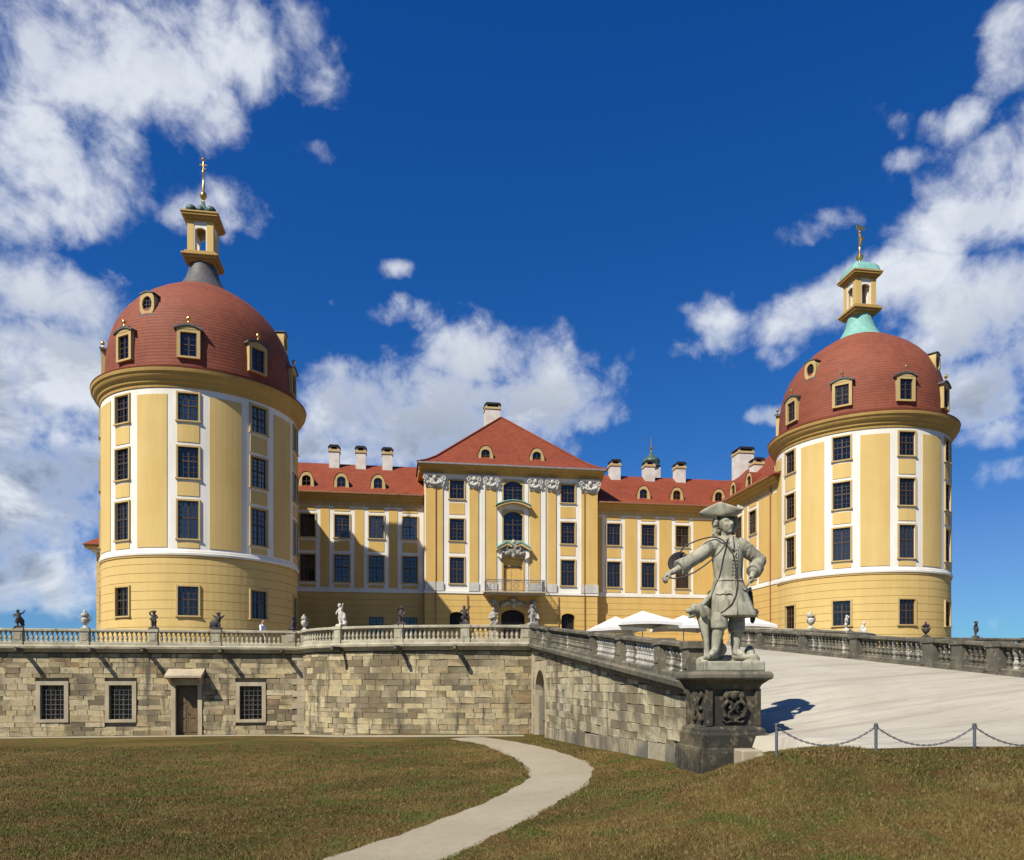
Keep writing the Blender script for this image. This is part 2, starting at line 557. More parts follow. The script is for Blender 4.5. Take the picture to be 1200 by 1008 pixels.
class MB:
    def __init__(s):
        s.v, s.f = [], []

    def add(s, vs, fs):
        k = len(s.v)
        s.v += [tuple(p) for p in vs]
        s.f += [tuple(i + k for i in f) for f in fs]
        return s

    def box(s, x0, x1, y0, y1, z0, z1):
        return s.add([(x0, y0, z0), (x1, y0, z0), (x1, y1, z0), (x0, y1, z0), (x0, y0, z1), (x1, y0, z1), (x1, y1, z1), (x0, y1, z1)],
                     [(0, 3, 2, 1), (4, 5, 6, 7), (0, 1, 5, 4), (1, 2, 6, 5), (2, 3, 7, 6), (3, 0, 4, 7)])

    def quad(s, a, b, c, d):
        return s.add([a, b, c, d], [(0, 1, 2, 3)])

    def tube(s, pts, r, n=8, caps=True):
        pts = [Vector(p) for p in pts]
        rs = r if isinstance(r, (list, tuple)) else [r] * len(pts)
        k = len(s.v)
        prev = None
        for i, p in enumerate(pts):
            t = (pts[min(i + 1, len(pts) - 1)] - pts[max(i - 1, 0)]).normalized()
            if prev is None:
                a = t.orthogonal().normalized()
            else:
                a = (prev - t * prev.dot(t)).normalized()
            prev = a
            b = t.cross(a)
            for j in range(n):
                an = 2 * PI * j / n
                s.v.append(tuple(p + (a * math.cos(an) + b * math.sin(an)) * rs[i]))
        for i in range(len(pts) - 1):
            for j in range(n):
                s.f.append((k + i * n + j, k + i * n + (j + 1) % n, k + (i + 1) * n + (j + 1) % n, k + (i + 1) * n + j))
        if caps:
            s.f.append(tuple(k + j for j in range(n))[::-1])
            s.f.append(tuple(k + (len(pts) - 1) * n + j for j in range(n)))
        return s

    def lathe(s, prof, n=24, c=(0, 0, 0), ph=0.0, sx=1.0, sy=1.0, fn=None):
        k = len(s.v)
        for (r, z) in prof:
            for j in range(n):
                a = 2 * PI * j / n + ph
                q = fn(a, z) if fn else 1.0
                s.v.append((c[0] + r * q * math.sin(a) * sx, c[1] - r * q * math.cos(a) * sy, c[2] + z))
        m = len(prof)
        for i in range(m - 1):
            for j in range(n):
                s.f.append((k + i * n + j, k + i * n + (j + 1) % n, k + (i + 1) * n + (j + 1) % n, k + (i + 1) * n + j))
        s.f.append(tuple(k + j for j in range(n))[::-1])
        s.f.append(tuple(k + (m - 1) * n + j for j in range(n)))
        return s

    def prism(s, poly, axis, t0, t1):
        """polygon extruded: axis 'x' -> poly in (y,z); 'y' -> (x,z); 'z' -> (x,y)"""
        n = len(poly)
        k = len(s.v)
        for t in (t0, t1):
            for (a, b) in poly:
                s.v.append({'x': (t, a, b), 'y': (a, t, b), 'z': (a, b, t)}[axis])
        s.f += [tuple(k + i for i in range(n))[::-1], tuple(k + n + i for i in range(n))]
        for i in range(n):
            j = (i + 1) % n
            s.f.append((k + i, k + j, k + n + j, k + n + i))
        return s

    def ell(s, c, r, n=10, m=7, rot=None):
        c = Vector(c)
        if not isinstance(r, (tuple, list)):
            r = (r, r, r)
        k = len(s.v)
        pts = []
        for i in range(1, m):
            a = PI * i / m
            for j in range(n):
                b = 2 * PI * j / n
                pts.append(Vector((r[0] * math.sin(a) * math.cos(b), r[1] * math.sin(a) * math.sin(b), r[2] * math.cos(a))))
        pts = [Vector((0, 0, r[2]))] + pts + [Vector((0, 0, -r[2]))]
        if rot is not None:
            pts = [rot @ p for p in pts]
        s.v += [tuple(c + p) for p in pts]
        for j in range(n):
            s.f.append((k, k + 1 + j, k + 1 + (j + 1) % n))
            e = k + 1 + (m - 2) * n
            s.f.append((len(s.v) - 1, e + (j + 1) % n, e + j))
        for i in range(m - 2):
            for j in range(n):
                a = k + 1 + i * n
                s.f.append((a + j, a + n + j, a + n + (j + 1) % n, a + (j + 1) % n))
        return s

    def limb(s, a, ra, b, rb, n=10):
        """tapered capsule, closed"""
        a, b = Vector(a), Vector(b)
        t = (b - a).normalized()
        pts, rs = [], []
        for q in (-1, -.7, 0):
            pts.append(a + t * ra * q)
            rs.append(ra * math.sqrt(max(0.02, 1 - q * q)))
        for q in (0, .7, 1):
            pts.append(b + t * rb * q)
            rs.append(rb * math.sqrt(max(0.02, 1 - q * q)))
        return s.tube(pts, rs, n)

    def mesh(s, name, mat, smooth=False, off=(0, 0, 0), fix=True):
        me = bpy.data.meshes.new(name)
        vs = s.v if off == (0, 0, 0) else [(p[0] - off[0], p[1] - off[1], p[2] - off[2]) for p in s.v]
        me.from_pydata(vs, [], s.f)
        if fix:
            bm = bmesh.new()
            bm.from_mesh(me)
            bmesh.ops.recalc_face_normals(bm, faces=bm.faces)
            bm.to_mesh(me)
            bm.free()
        if smooth:
            for q in me.polygons:
                q.use_smooth = True
            if smooth != 'all':
                me.set_sharp_from_angle(angle=R(38))
        if mat:
            me.materials.append(MATS[mat])
        me.update()
        return me

    def build(s, name, mat, parent=None, off=None, smooth=False, fix=True):
        if off is None:
            q = parent
            while q is not None and q.name not in OFF:
                q = q.parent
            off = OFF[q.name] if q is not None else (0, 0, 0)
        o = bpy.data.objects.new(name, s.mesh(name, mat, smooth, off, fix))
        return link(o, parent)


def inst(name, me, parent, loc=(0, 0, 0), rot=(0, 0, 0), scale=(1, 1, 1)):
    o = bpy.data.objects.new(name, me)
    o.location = loc
    o.rotation_euler = rot
    o.scale = scale
    return link(o, parent)


def remesh(mb, name, mat, voxel=0.02, smooth=4, parent=None, loc=(0, 0, 0), rot=(0, 0, 0), decimate=None):
    """one continuous surface out of overlapping closed forms"""
    me = mb.mesh(name + '_raw', None)
    o = bpy.data.objects.new(name + '_raw', me)
    COL.objects.link(o)
    m = o.modifiers.new('r', 'REMESH')
    m.mode = 'VOXEL'
    m.voxel_size = voxel
    if smooth:
        m = o.modifiers.new('s', 'SMOOTH')
        m.factor = 0.5
        m.iterations = smooth
    dg = bpy.context.evaluated_depsgraph_get()
    me2 = bpy.data.meshes.new_from_object(o.evaluated_get(dg))
    bpy.data.objects.remove(o)
    bpy.data.meshes.remove(me)
    me2.name = name
    me2.materials.clear()
    me2.materials.append(MATS[mat])
    for q in me2.polygons:
        q.use_smooth = True
    if parent is None and loc is None:
        return me2
    return inst(name, me2, parent, loc, rot)


def wall_with_holes(mb, fmap, a0, a1, h0, h1, holes, depth, da=None):
    """skin of a wall with openings and their reveals; fmap(a, h, inward) -> xyz"""
    A = {a0, a1}
    H = {h0, h1}
    for (p, q, r, s_) in holes:
        A |= {p, q}
        H |= {r, s_}
    if da:
        n = max(1, int(math.ceil((a1 - a0) / da)))
        A |= {a0 + (a1 - a0) * i / n for i in range(n + 1)}
    A = sorted(x for x in A if a0 - 1e-6 <= x <= a1 + 1e-6)
    A = [x for i, x in enumerate(A) if i == 0 or x - A[i - 1] > 1e-4]
    H = sorted(x for x in H if h0 - 1e-6 <= x <= h1 + 1e-6)
    H = [x for i, x in enumerate(H) if i == 0 or x - H[i - 1] > 1e-4]
    key = {}

    def vt(a, h):
        if (a, h) not in key:
            key[(a, h)] = len(mb.v)
            mb.v.append(tuple(fmap(a, h, 0.0)))
        return key[(a, h)]
    for i in range(len(A) - 1):
        for j in range(len(H) - 1):
            ca, ch = (A[i] + A[i + 1]) / 2, (H[j] + H[j + 1]) / 2
            if any(p < ca < q and r < ch < s_ for (p, q, r, s_) in holes):
                continue
            mb.f.append((vt(A[i], H[j]), vt(A[i + 1], H[j]), vt(A[i + 1], H[j + 1]), vt(A[i], H[j + 1])))
    for (p, q, r, s_) in holes:
        for (x0, y0, x1, y1) in ((p, r, p, s_), (q, s_, q, r), (p, s_, q, s_), (q, r, p, r)):
            mb.quad(fmap(x0, y0, 0), fmap(x1, y1, 0), fmap(x1, y1, depth), fmap(x0, y0, depth))


def slab(mb, fmap, a0, a1, h0, h1, out, inn=0.05, da=None):
    """a raised panel on a wall"""
    n = max(1, int(math.ceil((a1 - a0) / da))) if da else 1
    for i in range(n):
        p, q = a0 + (a1 - a0) * i / n, a0 + (a1 - a0) * (i + 1) / n
        k = len(mb.v)
        for d in (-out, inn):
            mb.v += [tuple(fmap(p, h0, d)), tuple(fmap(q, h0, d)), tuple(fmap(q, h1, d)), tuple(fmap(p, h1, d))]
        mb.f += [(k, k + 1, k + 2, k + 3), (k, k + 4, k + 5, k + 1), (k + 3, k + 2, k + 6, k + 7)]
        if i == 0:
            mb.f.append((k, k + 3, k + 7, k + 4))
        if i == n - 1:
            mb.f.append((k + 1, k + 5, k + 6, k + 2))
    return mb


# ------------------------------------------------------------------ terrain
def rbf(points):
    P = np.array([(p[0], p[1]) for p in points], float)
    z = np.array([p[2] for p in points], float)
    n = len(P)
    d = np.linalg.norm(P[:, None] - P[None], axis=2)
    K = d - np.eye(n) * 0.25
    A = np.zeros((n + 3, n + 3))
    A[:n, :n] = K
    A[:n, n] = 1
    A[:n, n + 1:] = P
    A[n, :n] = 1
    A[n + 1:, :n] = P.T
    w = np.linalg.solve(A, np.concatenate([z, np.zeros(3)]))

    def f(x, y):
        x = np.asarray(x, float)
        y = np.asarray(y, float)
        r = np.zeros(np.broadcast(x, y).shape)
        for (px, py), wi in zip(P, w[:n]):
            r = r + wi * np.hypot(x - px, y - py)
        return r + w[n] + w[n + 1] * x + w[n + 2] * y
    return f


def at(x, y, h):
    """photo pixel on ground h metres above the eye (negative: below) -> (X, Y, z)"""
    Z = h * F / (HY - y)
    return ((x - CX) / F * Z, Z, h + E)


LAWN_PTS = [at(0, 862, -2.55), at(180, 861, -2.56), at(350, 860, -2.55), at(480, 858, -2.25), at(620, 860, -2.28), at(645, 862, -2.28),
            (21.35 * 120 / 900, 21.35, E - 1.92), (16.3 * 200 / 900, 16.3, E - 1.75), at(760, 900, -1.88), at(683, 910, -2.06),
            at(0, 1008, -2.30), at(300, 930, -2.45), at(0, 920, -2.45), at(450, 1008, -2.2), at(520, 900, -2.38),
            (3.4, 14.3, E - 1.95), (4.9, 14.6, E - 1.36), (3.96, 11.3, E - 1.0), (5.65, 11.3, E - 1.0), (7.5, 11.3, E - .96), (11, 11.4, E - .90), (16, 12, E - .86),
            at(850, 1008, -1.72), at(1200, 1008, -1.5), at(720, 958, -1.95), at(620, 1008, -2.0), (0, 0, E - 1.62), (-8, 0, E - 1.9), (8, 0, E - 1.45), (16, 2, E - 1.3),
            (-20, 10, .05), (-30, 20, 0), (-45, 37, 0), (25, 12, 1.4), (22, 25, .8), (30, 45, .1), (45, 30, .2), (-30, -20, .3), (25, -20, .8), (0, -25, .5), (3.6, 13.2, E - 1.5), (4.75, 13.3, E - 1.17), (4.5, 12.4, E - 1.10), (5.1, 14.3, E - 1.2), (4.95, 14.95, E - 1.28)]
lawn_z = rbf(LAWN_PTS)


def ground_z(x, y):
    x = np.asarray(x, float)
    y = np.asarray(y, float)
    z = lawn_z(np.clip(x, -60, 45), np.clip(y, -30, 60))
    r = np.hypot(x, y - 20)
    k = np.clip((r - 45) / 60, 0, 1)
    k = k * k * (3 - 2 * k)
    return z * (1 - k)


def gz(x, y):
    return float(ground_z(np.array([x]), np.array([y]))[0])


def hit_ground(x, y):
    """pixel ray onto the lawn"""
    d = Vector(((x - CX) / F, 1, (HY - y) / F))
    a, b = 4.0, 60.0
    t = 4.0
    while t < 60:
        P = Vector((0, 0, E)) + d * t
        if P.z < gz(P.x, P.y):
            lo, hi = t - .25, t
            for _ in range(20):
                m = (lo + hi) / 2
                Q = Vector((0, 0, E)) + d * m
                if Q.z < gz(Q.x, Q.y):
                    hi = m
                else:
                    lo = m
            Q = Vector((0, 0, E)) + d * hi
            return Q
        t += .25
    return Vector((0, 0, E)) + d * 40


def grow(lo, hi, step, far):
    a = list(np.arange(lo, hi + 1e-6, step))
    s, x = step, hi
    R_, L_ = [], []
    while x < far:
        s *= 1.35
        x += s
        R_.append(x)
    s, x = step, lo
    while x > -far:
        s *= 1.35
        x -= s
        L_.append(x)
    return np.array(L_[::-1] + a + R_)


def make_ground():
    X = grow(-30, 30, .5, 4000)
    Y = grow(0, 42, .5, 4000)
    gx, gy = np.meshgrid(X, Y)
    g = ground_z(gx, gy)
    # inside the terrace and under the ramp the soil lies hidden below the paving
    u = (gx - LX) * CU + (gy - LY) * SU
    v = -(gx - LX) * SU + (gy - LY) * CU
    g = np.where((v > -39.0) & (u > 19.6) & (u < 27.5) & (g > -.5), np.minimum(g, g - 1.2), g)
    nx, ny = len(X), len(Y)
    vs = np.stack([gx, gy, g], axis=2).reshape(-1, 3)
    i = np.arange(ny - 1)[:, None] * nx + np.arange(nx - 1)[None]
    fs = np.stack([i, i + 1, i + nx + 1, i + nx], axis=2).reshape(-1, 4)
    me = bpy.data.meshes.new('lawn')
    me.from_pydata(vs.tolist(), [], fs.tolist())
    for q in me.polygons:
        q.use_smooth = True
    me.materials.append(MATS['lawn'])
    o = link(bpy.data.objects.new('lawn', me))
    props(o, 'dry mown lawn, patchy brown and green, below the terrace', 'lawn', kind='structure')


make_ground()


def catmull(pts, n=10):
    out = []
    for i in range(len(pts) - 1):
        p0, p1, p2, p3 = pts[max(i - 1, 0)], pts[i], pts[i + 1], pts[min(i + 2, len(pts) - 1)]
        for k in range(n):
            t = k / n
            out.append(tuple(.5 * ((2 * b) + (-a + c) * t + (2 * a - 5 * b + 4 * c - d) * t * t + (-a + 3 * b - 3 * c + d) * t ** 3) for a, b, c, d in zip(p0, p1, p2, p3)))
    out.append(tuple(pts[-1]))
    return out


PATH_AREAS = []


def gravel_path(name, label, mids, lift):
    mb = MB()
    pts = catmull(mids, 8)
    k = 5
    rows = []
    for i, (x, y, w) in enumerate(pts):
        a = Vector(pts[max(i - 1, 0)][:2])
        b = Vector(pts[min(i + 1, len(pts) - 1)][:2])
        t = (b - a).normalized()
        nrm = Vector((-t.y, t.x))
        row = []
        wob = 1 + .05 * math.sin(i * 1.7) + .04 * math.sin(i * .61 + 2)
        for j in range(k):
            q = Vector((x, y)) + nrm * w * wob * ((j / (k - 1)) - .5)
            row.append((q.x, q.y, gz(q.x, q.y) + lift + (.012 if 0 < j < k - 1 else -.012)))
        rows.append(row)
        PATH_AREAS.append((x, y, w * .5))
    for i in range(len(rows) - 1):
        for j in range(k - 1):
            mb.quad(rows[i][j], rows[i][j + 1], rows[i + 1][j + 1], rows[i + 1][j])
    bm_o = mb.build(name, 'path_gravel', None, fix=False)
    bm = bmesh.new()
    bm.from_mesh(bm_o.data)
    bmesh.ops.remove_doubles(bm, verts=bm.verts, dist=.0005)
    bm.to_mesh(bm_o.data)
    bm.free()
    for q in bm_o.data.polygons:
        q.use_smooth = True
    props(bm_o, label, 'path', kind='structure')


_pp = []
for (x, y, w) in [(330, 1060, 1.7), (452, 1008, 1.65), (540, 972, 1.6), (603, 944, 1.55), (650, 917, 1.5), (655, 900, 1.5), (625, 883, 1.5), (585, 871, 1.5), (548, 865, 1.5)]:
    Q = hit_ground(x, y)
    _pp.append((Q.x, Q.y, w))
gravel_path('path', 'pale winding gravel path crossing the lawn to the wall', _pp, .012)
_pp = []
for (u, v) in [(-24, -16.1), (-10, -16.1), (0, -16.1), (6, -16.3), (8.2, -17.6), (10.5, -20.0), (13.0, -21.4), (16, -22.0), (18.2, -22.3)]:
    P = W(u, v)
    _pp.append((P.x, P.y, .9))
gravel_path('foot_path', 'narrow sandy strip along the foot of the terrace wall', _pp, .02)


def in_path(x, y):
    m = np.zeros(x.shape, bool)
    for (px, py, r) in PATH_AREAS:
        m |= (x - px) ** 2 + (y - py) ** 2 < (r * .96) ** 2
    return m


# ------------------------------------------------------------------ the ramp and the terrace floor
HT = 1.72                     # terrace floor above the eye
ZT = HT + E
RU0, RU1 = 18.86, 28.10       # outer face of the west ramp wall, inner face of the east parapet
TV = -20.8                    # front of the bastions, head of the ramp
ARC_A, ARC_B, FLAT_V = 10.5, 5.6, -15.2
AX = 23.48                    # axis of the ramp


def rail_h(v):
    """top of the ramp parapet above the eye"""
    return 2.60 + min(0.0, (v - TV)) * 0.093


def wh(u, v, h):
    P = W(u, v)
    return (P.x, P.y, h + E)


ROAD_PTS = [wh(19.2, -20.8, HT), wh(23.5, -20.8, HT), wh(28.1, -20.8, HT), wh(19.2, -26, 1.10), wh(19.2, -31, .4), wh(19.3, -34, -.15), wh(19.3, -36.5, -.65)]
for v in (-24, -28, -32, -36, -38, -40):
    ROAD_PTS.append(wh(28.1, v, rail_h(v) - .90))
ROAD_PTS += [wh(23.8, -30, .75), wh(23.8, -36, .0), wh(20.0, -39.6, -1.08), wh(19.8, -38.2, -.95), (6.4, 15.6, E - .9), (8.0, 15.6, E - .72), wh(28.5, -44, -.55), wh(33, -46, -.75)]
for (x, h) in ((3.2, -1.06), (3.96, -1.04), (5.65, -.98), (7.5, -.94), (11, -.88), (16, -.84)):
    ROAD_PTS.append((x, 11.6, h + E))
road_z = rbf(ROAD_PTS)


def rz(u, v):
    P = W(u, v)
    return float(road_z(np.array([P.x]), np.array([P.y]))[0])


def make_road():
    mb = MB()
    rows = []
    n = 26
    for i in range(61):
        t = i / 60
        v = TV + t * (-45.2 - TV)
        row = []
        for j in range(n + 1):
            q = j / n
            u0 = 19.05 if v > -39.3 else 19.05 + max(0, (-39.3 - v)) * -.02
            u1 = RU1 + .15 if v > -40.5 else RU1 + .15 + (-40.5 - v) * 2.2
            if v < -40.35:
                u0 = 19.95 - (-40.35 - v) * .05
            elif v < -39.1:
                u0 = 19.6
            u = u0 + (u1 - u0) * q
            P = W(u, v)
            # the lower edge follows the chain line
            y = max(P.y, 11.42 + .02 * math.sin(u * 3))
            z = float(road_z(np.array([P.x]), np.array([y]))[0]) - (.5 if i == 60 else 0)
            row.append((P.x, y - (.25 if i == 60 else 0), z))
        row.insert(0, (row[0][0] - .12, row[0][1] - .05, row[0][2] - .45))
        rows.append(row)
    for i in range(60):
        for j in range(n + 1):
            mb.quad(rows[i][j], rows[i][j + 1], rows[i + 1][j + 1], rows[i + 1][j])
    o = mb.build('ramp', 'ramp_paving', None, fix=False)
    bm = bmesh.new()
    bm.from_mesh(o.data)
    bmesh.ops.remove_doubles(bm, verts=bm.verts, dist=.001)
    bmesh.ops.dissolve_degenerate(bm, edges=bm.edges, dist=.0005)
    bm.to_mesh(o.data)
    bm.free()
    for q in o.data.polygons:
        q.use_smooth = True
    props(o, 'broad pale paved ramp climbing to the terrace', 'ramp', kind='structure')


make_road()


def arc_pts(n=28):
    return [(AX - (AX - 18.86) - ARC_A * math.cos(PI / 2 * i / n), FLAT_V - ARC_B * math.sin(PI / 2 * i / n)) for i in range(n + 1)]


ARC = arc_pts()
ARC_R = [(2 * AX - u, v) for (u, v) in ARC][::-1]


def make_terrace():
    mb = MB()
    out = [(-26, FLAT_V + .2), (8.2, FLAT_V + .2)] + [(u + .15, v + .2) for (u, v) in ARC] + [(u - .15, v + .2) for (u, v) in ARC_R] + [(39, FLAT_V + .2), (75, FLAT_V + .2), (75, 75), (-26, 75)]
    k = len(out)
    mb.add([tuple(W(u, v, ZT)) for (u, v) in out], [tuple(range(k))])
    o = mb.build('terrace', 'terrace_gravel', None, fix=False)
    props(o, 'gravelled castle terrace behind the balustrades', 'terrace', kind='structure')


make_terrace()

# ------------------------------------------------------------------ sweeps, stone walls, balustrades
class Line:
    """a plan line in palace coordinates with heights; outward is on the right hand"""
    def __init__(s, pts, dz=None):
        s.p = [Vector(p[:2]) for p in pts]
        s.s = [0.0]
        for a, b in zip(s.p, s.p[1:]):
            s.s.append(s.s[-1] + (b - a).length)
        s.len = s.s[-1]
        s.dz = dz or (lambda u, v: 0.0)

    def at(s, q):
        q = min(max(q, 0.0), s.len)
        i = 0
        while i < len(s.p) - 2 and s.s[i + 1] < q:
            i += 1
        t = (q - s.s[i]) / (s.s[i + 1] - s.s[i])
        P = s.p[i].lerp(s.p[i + 1], t)
        tg = (s.p[i + 1] - s.p[i]).normalized()
        return P, tg

    def sweep(s, mb, prof, s0=None, s1=None, step=0.6):
        s0 = 0 if s0 is None else s0
        s1 = s.len if s1 is None else s1
        qs = sorted({s0, s1} | {q for q in s.s if s0 < q < s1})
        n = len(prof)
        k = len(mb.v)
        for q in qs:
            P, t0 = s.at(q - .02)
            _, t1 = s.at(q + .02)
            t = (t0 + t1).normalized()
            nrm = Vector((t.y, -t.x)) / max(.4, t.dot(t1))
            d = s.dz(P.x, P.y)
            for (o, z) in prof:
                R_ = P + nrm * o
                mb.v.append((R_.x, R_.y, z + d))
        for i in range(len(qs) - 1):
            for j in range(n):
                a, b = k + i * n + j, k + i * n + (j + 1) % n
                mb.f.append((a, b, b + n, a + n))
        mb.f.append(tuple(k + j for j in range(n)))
        mb.f.append(tuple(k + (len(qs) - 1) * n + j for j in range(n))[::-1])
        return mb

    def near_pixel(s, px, z):
        best = None
        for i in range(400):
            q = s.len * i / 399
            P, _ = s.at(q)
            x, _y = pix_of(W(P.x, P.y, z))
            if best is None or abs(x - px) < best[0]:
                best = (abs(x - px), q)
        return best[1]


def stone_meshes(n=5):
    out = []
    for k in range(n):
        rnd = random.Random(k + 3)
        bm = bmesh.new()
        bmesh.ops.create_cube(bm, size=1.0)
        bmesh.ops.bevel(bm, geom=[e for e in bm.edges if all(v_.co.y < 0 for v_ in e.verts)] , offset=.035, segments=1, affect='EDGES')
        for v_ in bm.verts:
            v_.co.x += rnd.uniform(-.012, .012)
            v_.co.z += rnd.uniform(-.03, .03)
            if v_.co.y < 0:
                v_.co.y += rnd.uniform(-.05, .05)
        me = bpy.data.meshes.new('stone')
        bm.to_mesh(me)
        bm.free()
        out.append(me)
    return out


STONES = {}
for mname in ('wall_stone', 'ramp_stone', 'footing_stone'):
    STONES[mname] = stone_meshes()
    for me in STONES[mname]:
        me.materials.append(MATS[mname])


def stone_wall(root, line, s0, s1, zlow, ztop, openings, course, length, mat='wall_stone', seed=1, joined=False, footing=None, limit=300):
    """courses of ashlar laid on a plan line; zlow(s), ztop(s) bound them, openings are left free"""
    rnd = random.Random(seed)
    off = OFF[root.name]
    items = []
    z = min(zlow(s0), zlow(s1), zlow((s0 + s1) / 2))
    zmax = max(ztop(s0), ztop(s1))
    row = 0
    while z < zmax - .05:
        h = rnd.uniform(*course)
        lenr = length
        mt = mat
        if footing and row == 0:
            h, lenr, mt = footing[0], footing[1], 'footing_stone'
        q = s0 - rnd.uniform(0, length[1])
        while q < s1:
            l = rnd.uniform(*lenr)
            a, b = max(q, s0), min(q + l, s1)
            q += l
            if b - a < .08:
                continue
            segs = [(a, b, z, z + h)]
            for (p, r, z0, z1) in openings:
                nxt = []
                for (c, d, e, f) in segs:
                    if e < z1 - .02 and f > z0 + .02 and c < r and d > p:
                        if p - c > .08:
                            nxt.append((c, p, e, f))
                        if d - r > .08:
                            nxt.append((r, d, e, f))
                    else:
                        nxt.append((c, d, e, f))
                segs = nxt
            for (c, d, e, f) in segs:
                m = (c + d) / 2
                lo, hi = zlow(m), ztop(m)
                if footing and row == 0:
                    e2 = lo - .3
                    f2 = lo + footing[0]
                else:
                    e2, f2 = max(e, lo - .15), min(f, hi)
                    if footing:
                        e2 = max(e2, lo + footing[0])
                if f2 - e2 < .07:
                    continue
                items.append((c, d, e2, f2, mt))
        if footing and row == 0:
            z = min(zlow(s0), zlow(s1)) + footing[0] * .55
        else:
            z += h
        row += 1
    items.sort(key=lambda t: -(t[1] - t[0]) * (t[3] - t[2]))
    mb = MB()
    for i, (c, d, e, f, mt) in enumerate(items):
        P, t = line.at((c + d) / 2)
        n = Vector((t.y, -t.x))
        proud = rnd.uniform(.0, .028)
        cen = P + n * (proud - .15)
        ang = math.atan2(t.y, t.x)
        if joined or i >= limit:
            hl = (d - c) / 2 - .007
            k = len(mb.v)
            for zz in (e + .007, f - .007):
                for sx, yy in ((-1, -.15), (1, -.15), (1, .15), (-1, .15)):
                    Q = cen + t * hl * sx - n * yy
                    mb.v.append((Q.x, Q.y, zz))
            mb.f += [(k, k + 1, k + 5, k + 4), (k + 4, k + 5, k + 6, k + 7), (k + 1, k + 2, k + 6, k + 5), (k + 3, k, k + 4, k + 7)]
        else:
            inst('stone', rnd.choice(STONES[mt]), root, (cen.x - off[0], cen.y - off[1], (e + f) / 2 - off[2]), (0, 0, ang), (d - c - .012, .30, f - e - .012))
    if mb.f:
        o = mb.build('stone_courses', mat, root)
        o['kind'] = 'stuff'


def baluster_mesh(name, mat, hgt):
    mb = MB()
    r = .074
    mb.lathe([(r * 1.05, 0), (r * 1.05, .10 * hgt), (r * .62, .17 * hgt), (r * 1.08, .36 * hgt), (r * .95, .46 * hgt), (r * .42, .74 * hgt), (r * .62, .84 * hgt), (r * 1.0, .90 * hgt), (r * 1.0, hgt)], 8)
    return mb.mesh(name, mat, smooth=True)


def double_baluster_mesh(name, mat, hgt):
    mb = MB()
    r = .078
    mb.lathe([(r, 0), (r, .08 * hgt), (r * .55, .13 * hgt), (r * 1.05, .27 * hgt), (r * .5, .44 * hgt), (r * .72, .5 * hgt), (r * .5, .56 * hgt), (r * 1.05, .73 * hgt), (r * .55, .87 * hgt), (r, .92 * hgt), (r, hgt)], 8)
    return mb.mesh(name, mat, smooth=True)


BAL = {'pale': baluster_mesh('baluster', 'coping_stone', .49), 'dark': double_baluster_mesh('baluster', 'dark_stone', .55), 'grey': double_baluster_mesh('baluster', 'ornament_stone', .55)}


def balustrade(root, line, base, piers, kind, mat, pier_w=.46, gap=.215, s0=None, s1=None, light=None, joined=False):
    """base(s)=0 at the plinth foot; rail, plinth, piers and balusters along a line (heights from line.dz)"""
    off = OFF[root.name]
    s0 = 0 if s0 is None else s0
    s1 = line.len if s1 is None else s1
    # heights over the plinth foot
    pl_, bh_, rt_ = (.16, .48, .14) if kind == 'pale' else (.11, .54, .13)
    p = MB()
    line.sweep(p, [(.15, base), (.15, base + pl_ - .03), (.12, base + pl_), (-.12, base + pl_), (-.15, base + pl_ - .03), (-.15, base)], s0, s1)
    p.build('plinth', mat, root)
    t = MB()
    zb = base + pl_ + bh_
    line.sweep(t, [(.11, zb), (.16, zb + .03), (.16, zb + rt_ - .03), (.12, zb + rt_), (-.12, zb + rt_), (-.16, zb + rt_ - .03), (-.16, zb + .03), (-.11, zb)], s0, s1)
    t.build('rail', mat, root)
    stops = []
    for q in piers:
        P, tg = line.at(q)
        d = line.dz(P.x, P.y)
        ang = math.atan2(tg.y, tg.x)
        w = pier_w / 2
        mb = MB()
        mb.box(-w, w, -.2, .2, -.01, base + 0.0 + .19 - base)
        mb.box(-w + .04, w - .04, -.17, .17, .18, .66)
        mb.box(-w + .1, w - .1, -.19, -.17, .24, .56)
        mb.box(-w - .02, w + .02, -.205, .205, .655, .80)
        o = mb.build('pier', mat, root, off=(0, 0, 0))
        o.location = (P.x - off[0], P.y - off[1], base + d - off[2])
        o.rotation_euler = (0, 0, ang)
        stops.append(q)
    # balusters fill the bays between piers
    cuts = sorted([s0 - pier_w / 2] + stops + [s1 + pier_w / 2])
    rnd = random.Random(len(piers) + int(s1 * 10))
    jb = MB()
    for a, b in zip(cuts, cuts[1:]):
        a, b = a + pier_w / 2 + .02, b - pier_w / 2 - .02
        if b - a < .15:
            continue
        n = max(1, int(round((b - a) / gap)))
        for i in range(n):
            q = a + (b - a) * (i + .5) / n
            P, tg = line.at(q)
            d = line.dz(P.x, P.y)
            mesh = BAL[kind]
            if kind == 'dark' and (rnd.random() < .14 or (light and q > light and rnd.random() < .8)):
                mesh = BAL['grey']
            if joined:
                jb.lathe([(.06, 0), (.03, .07), (.065, .17), (.028, .32), (.06, .42)], 6, (P.x, P.y, base + d + .165))
                continue
            inst('baluster', mesh, root, (P.x - off[0], P.y - off[1], base + d + pl_ - .005 - off[2]), (0, 0, rnd.uniform(0, 3)))
    if jb.f:
        o = jb.build('balusters_row', mat, root)
        o['kind'] = 'stuff'


ZC = HT + E + .06             # top of the coping = foot of the balustrade
COP = [(.10, ZC - .34), (.16, ZC - .28), (.22, ZC - .20), (.30, ZC - .16), (.32, ZC - .06), (.26, ZC), (-.40, ZC), (-.40, ZC - .34)]

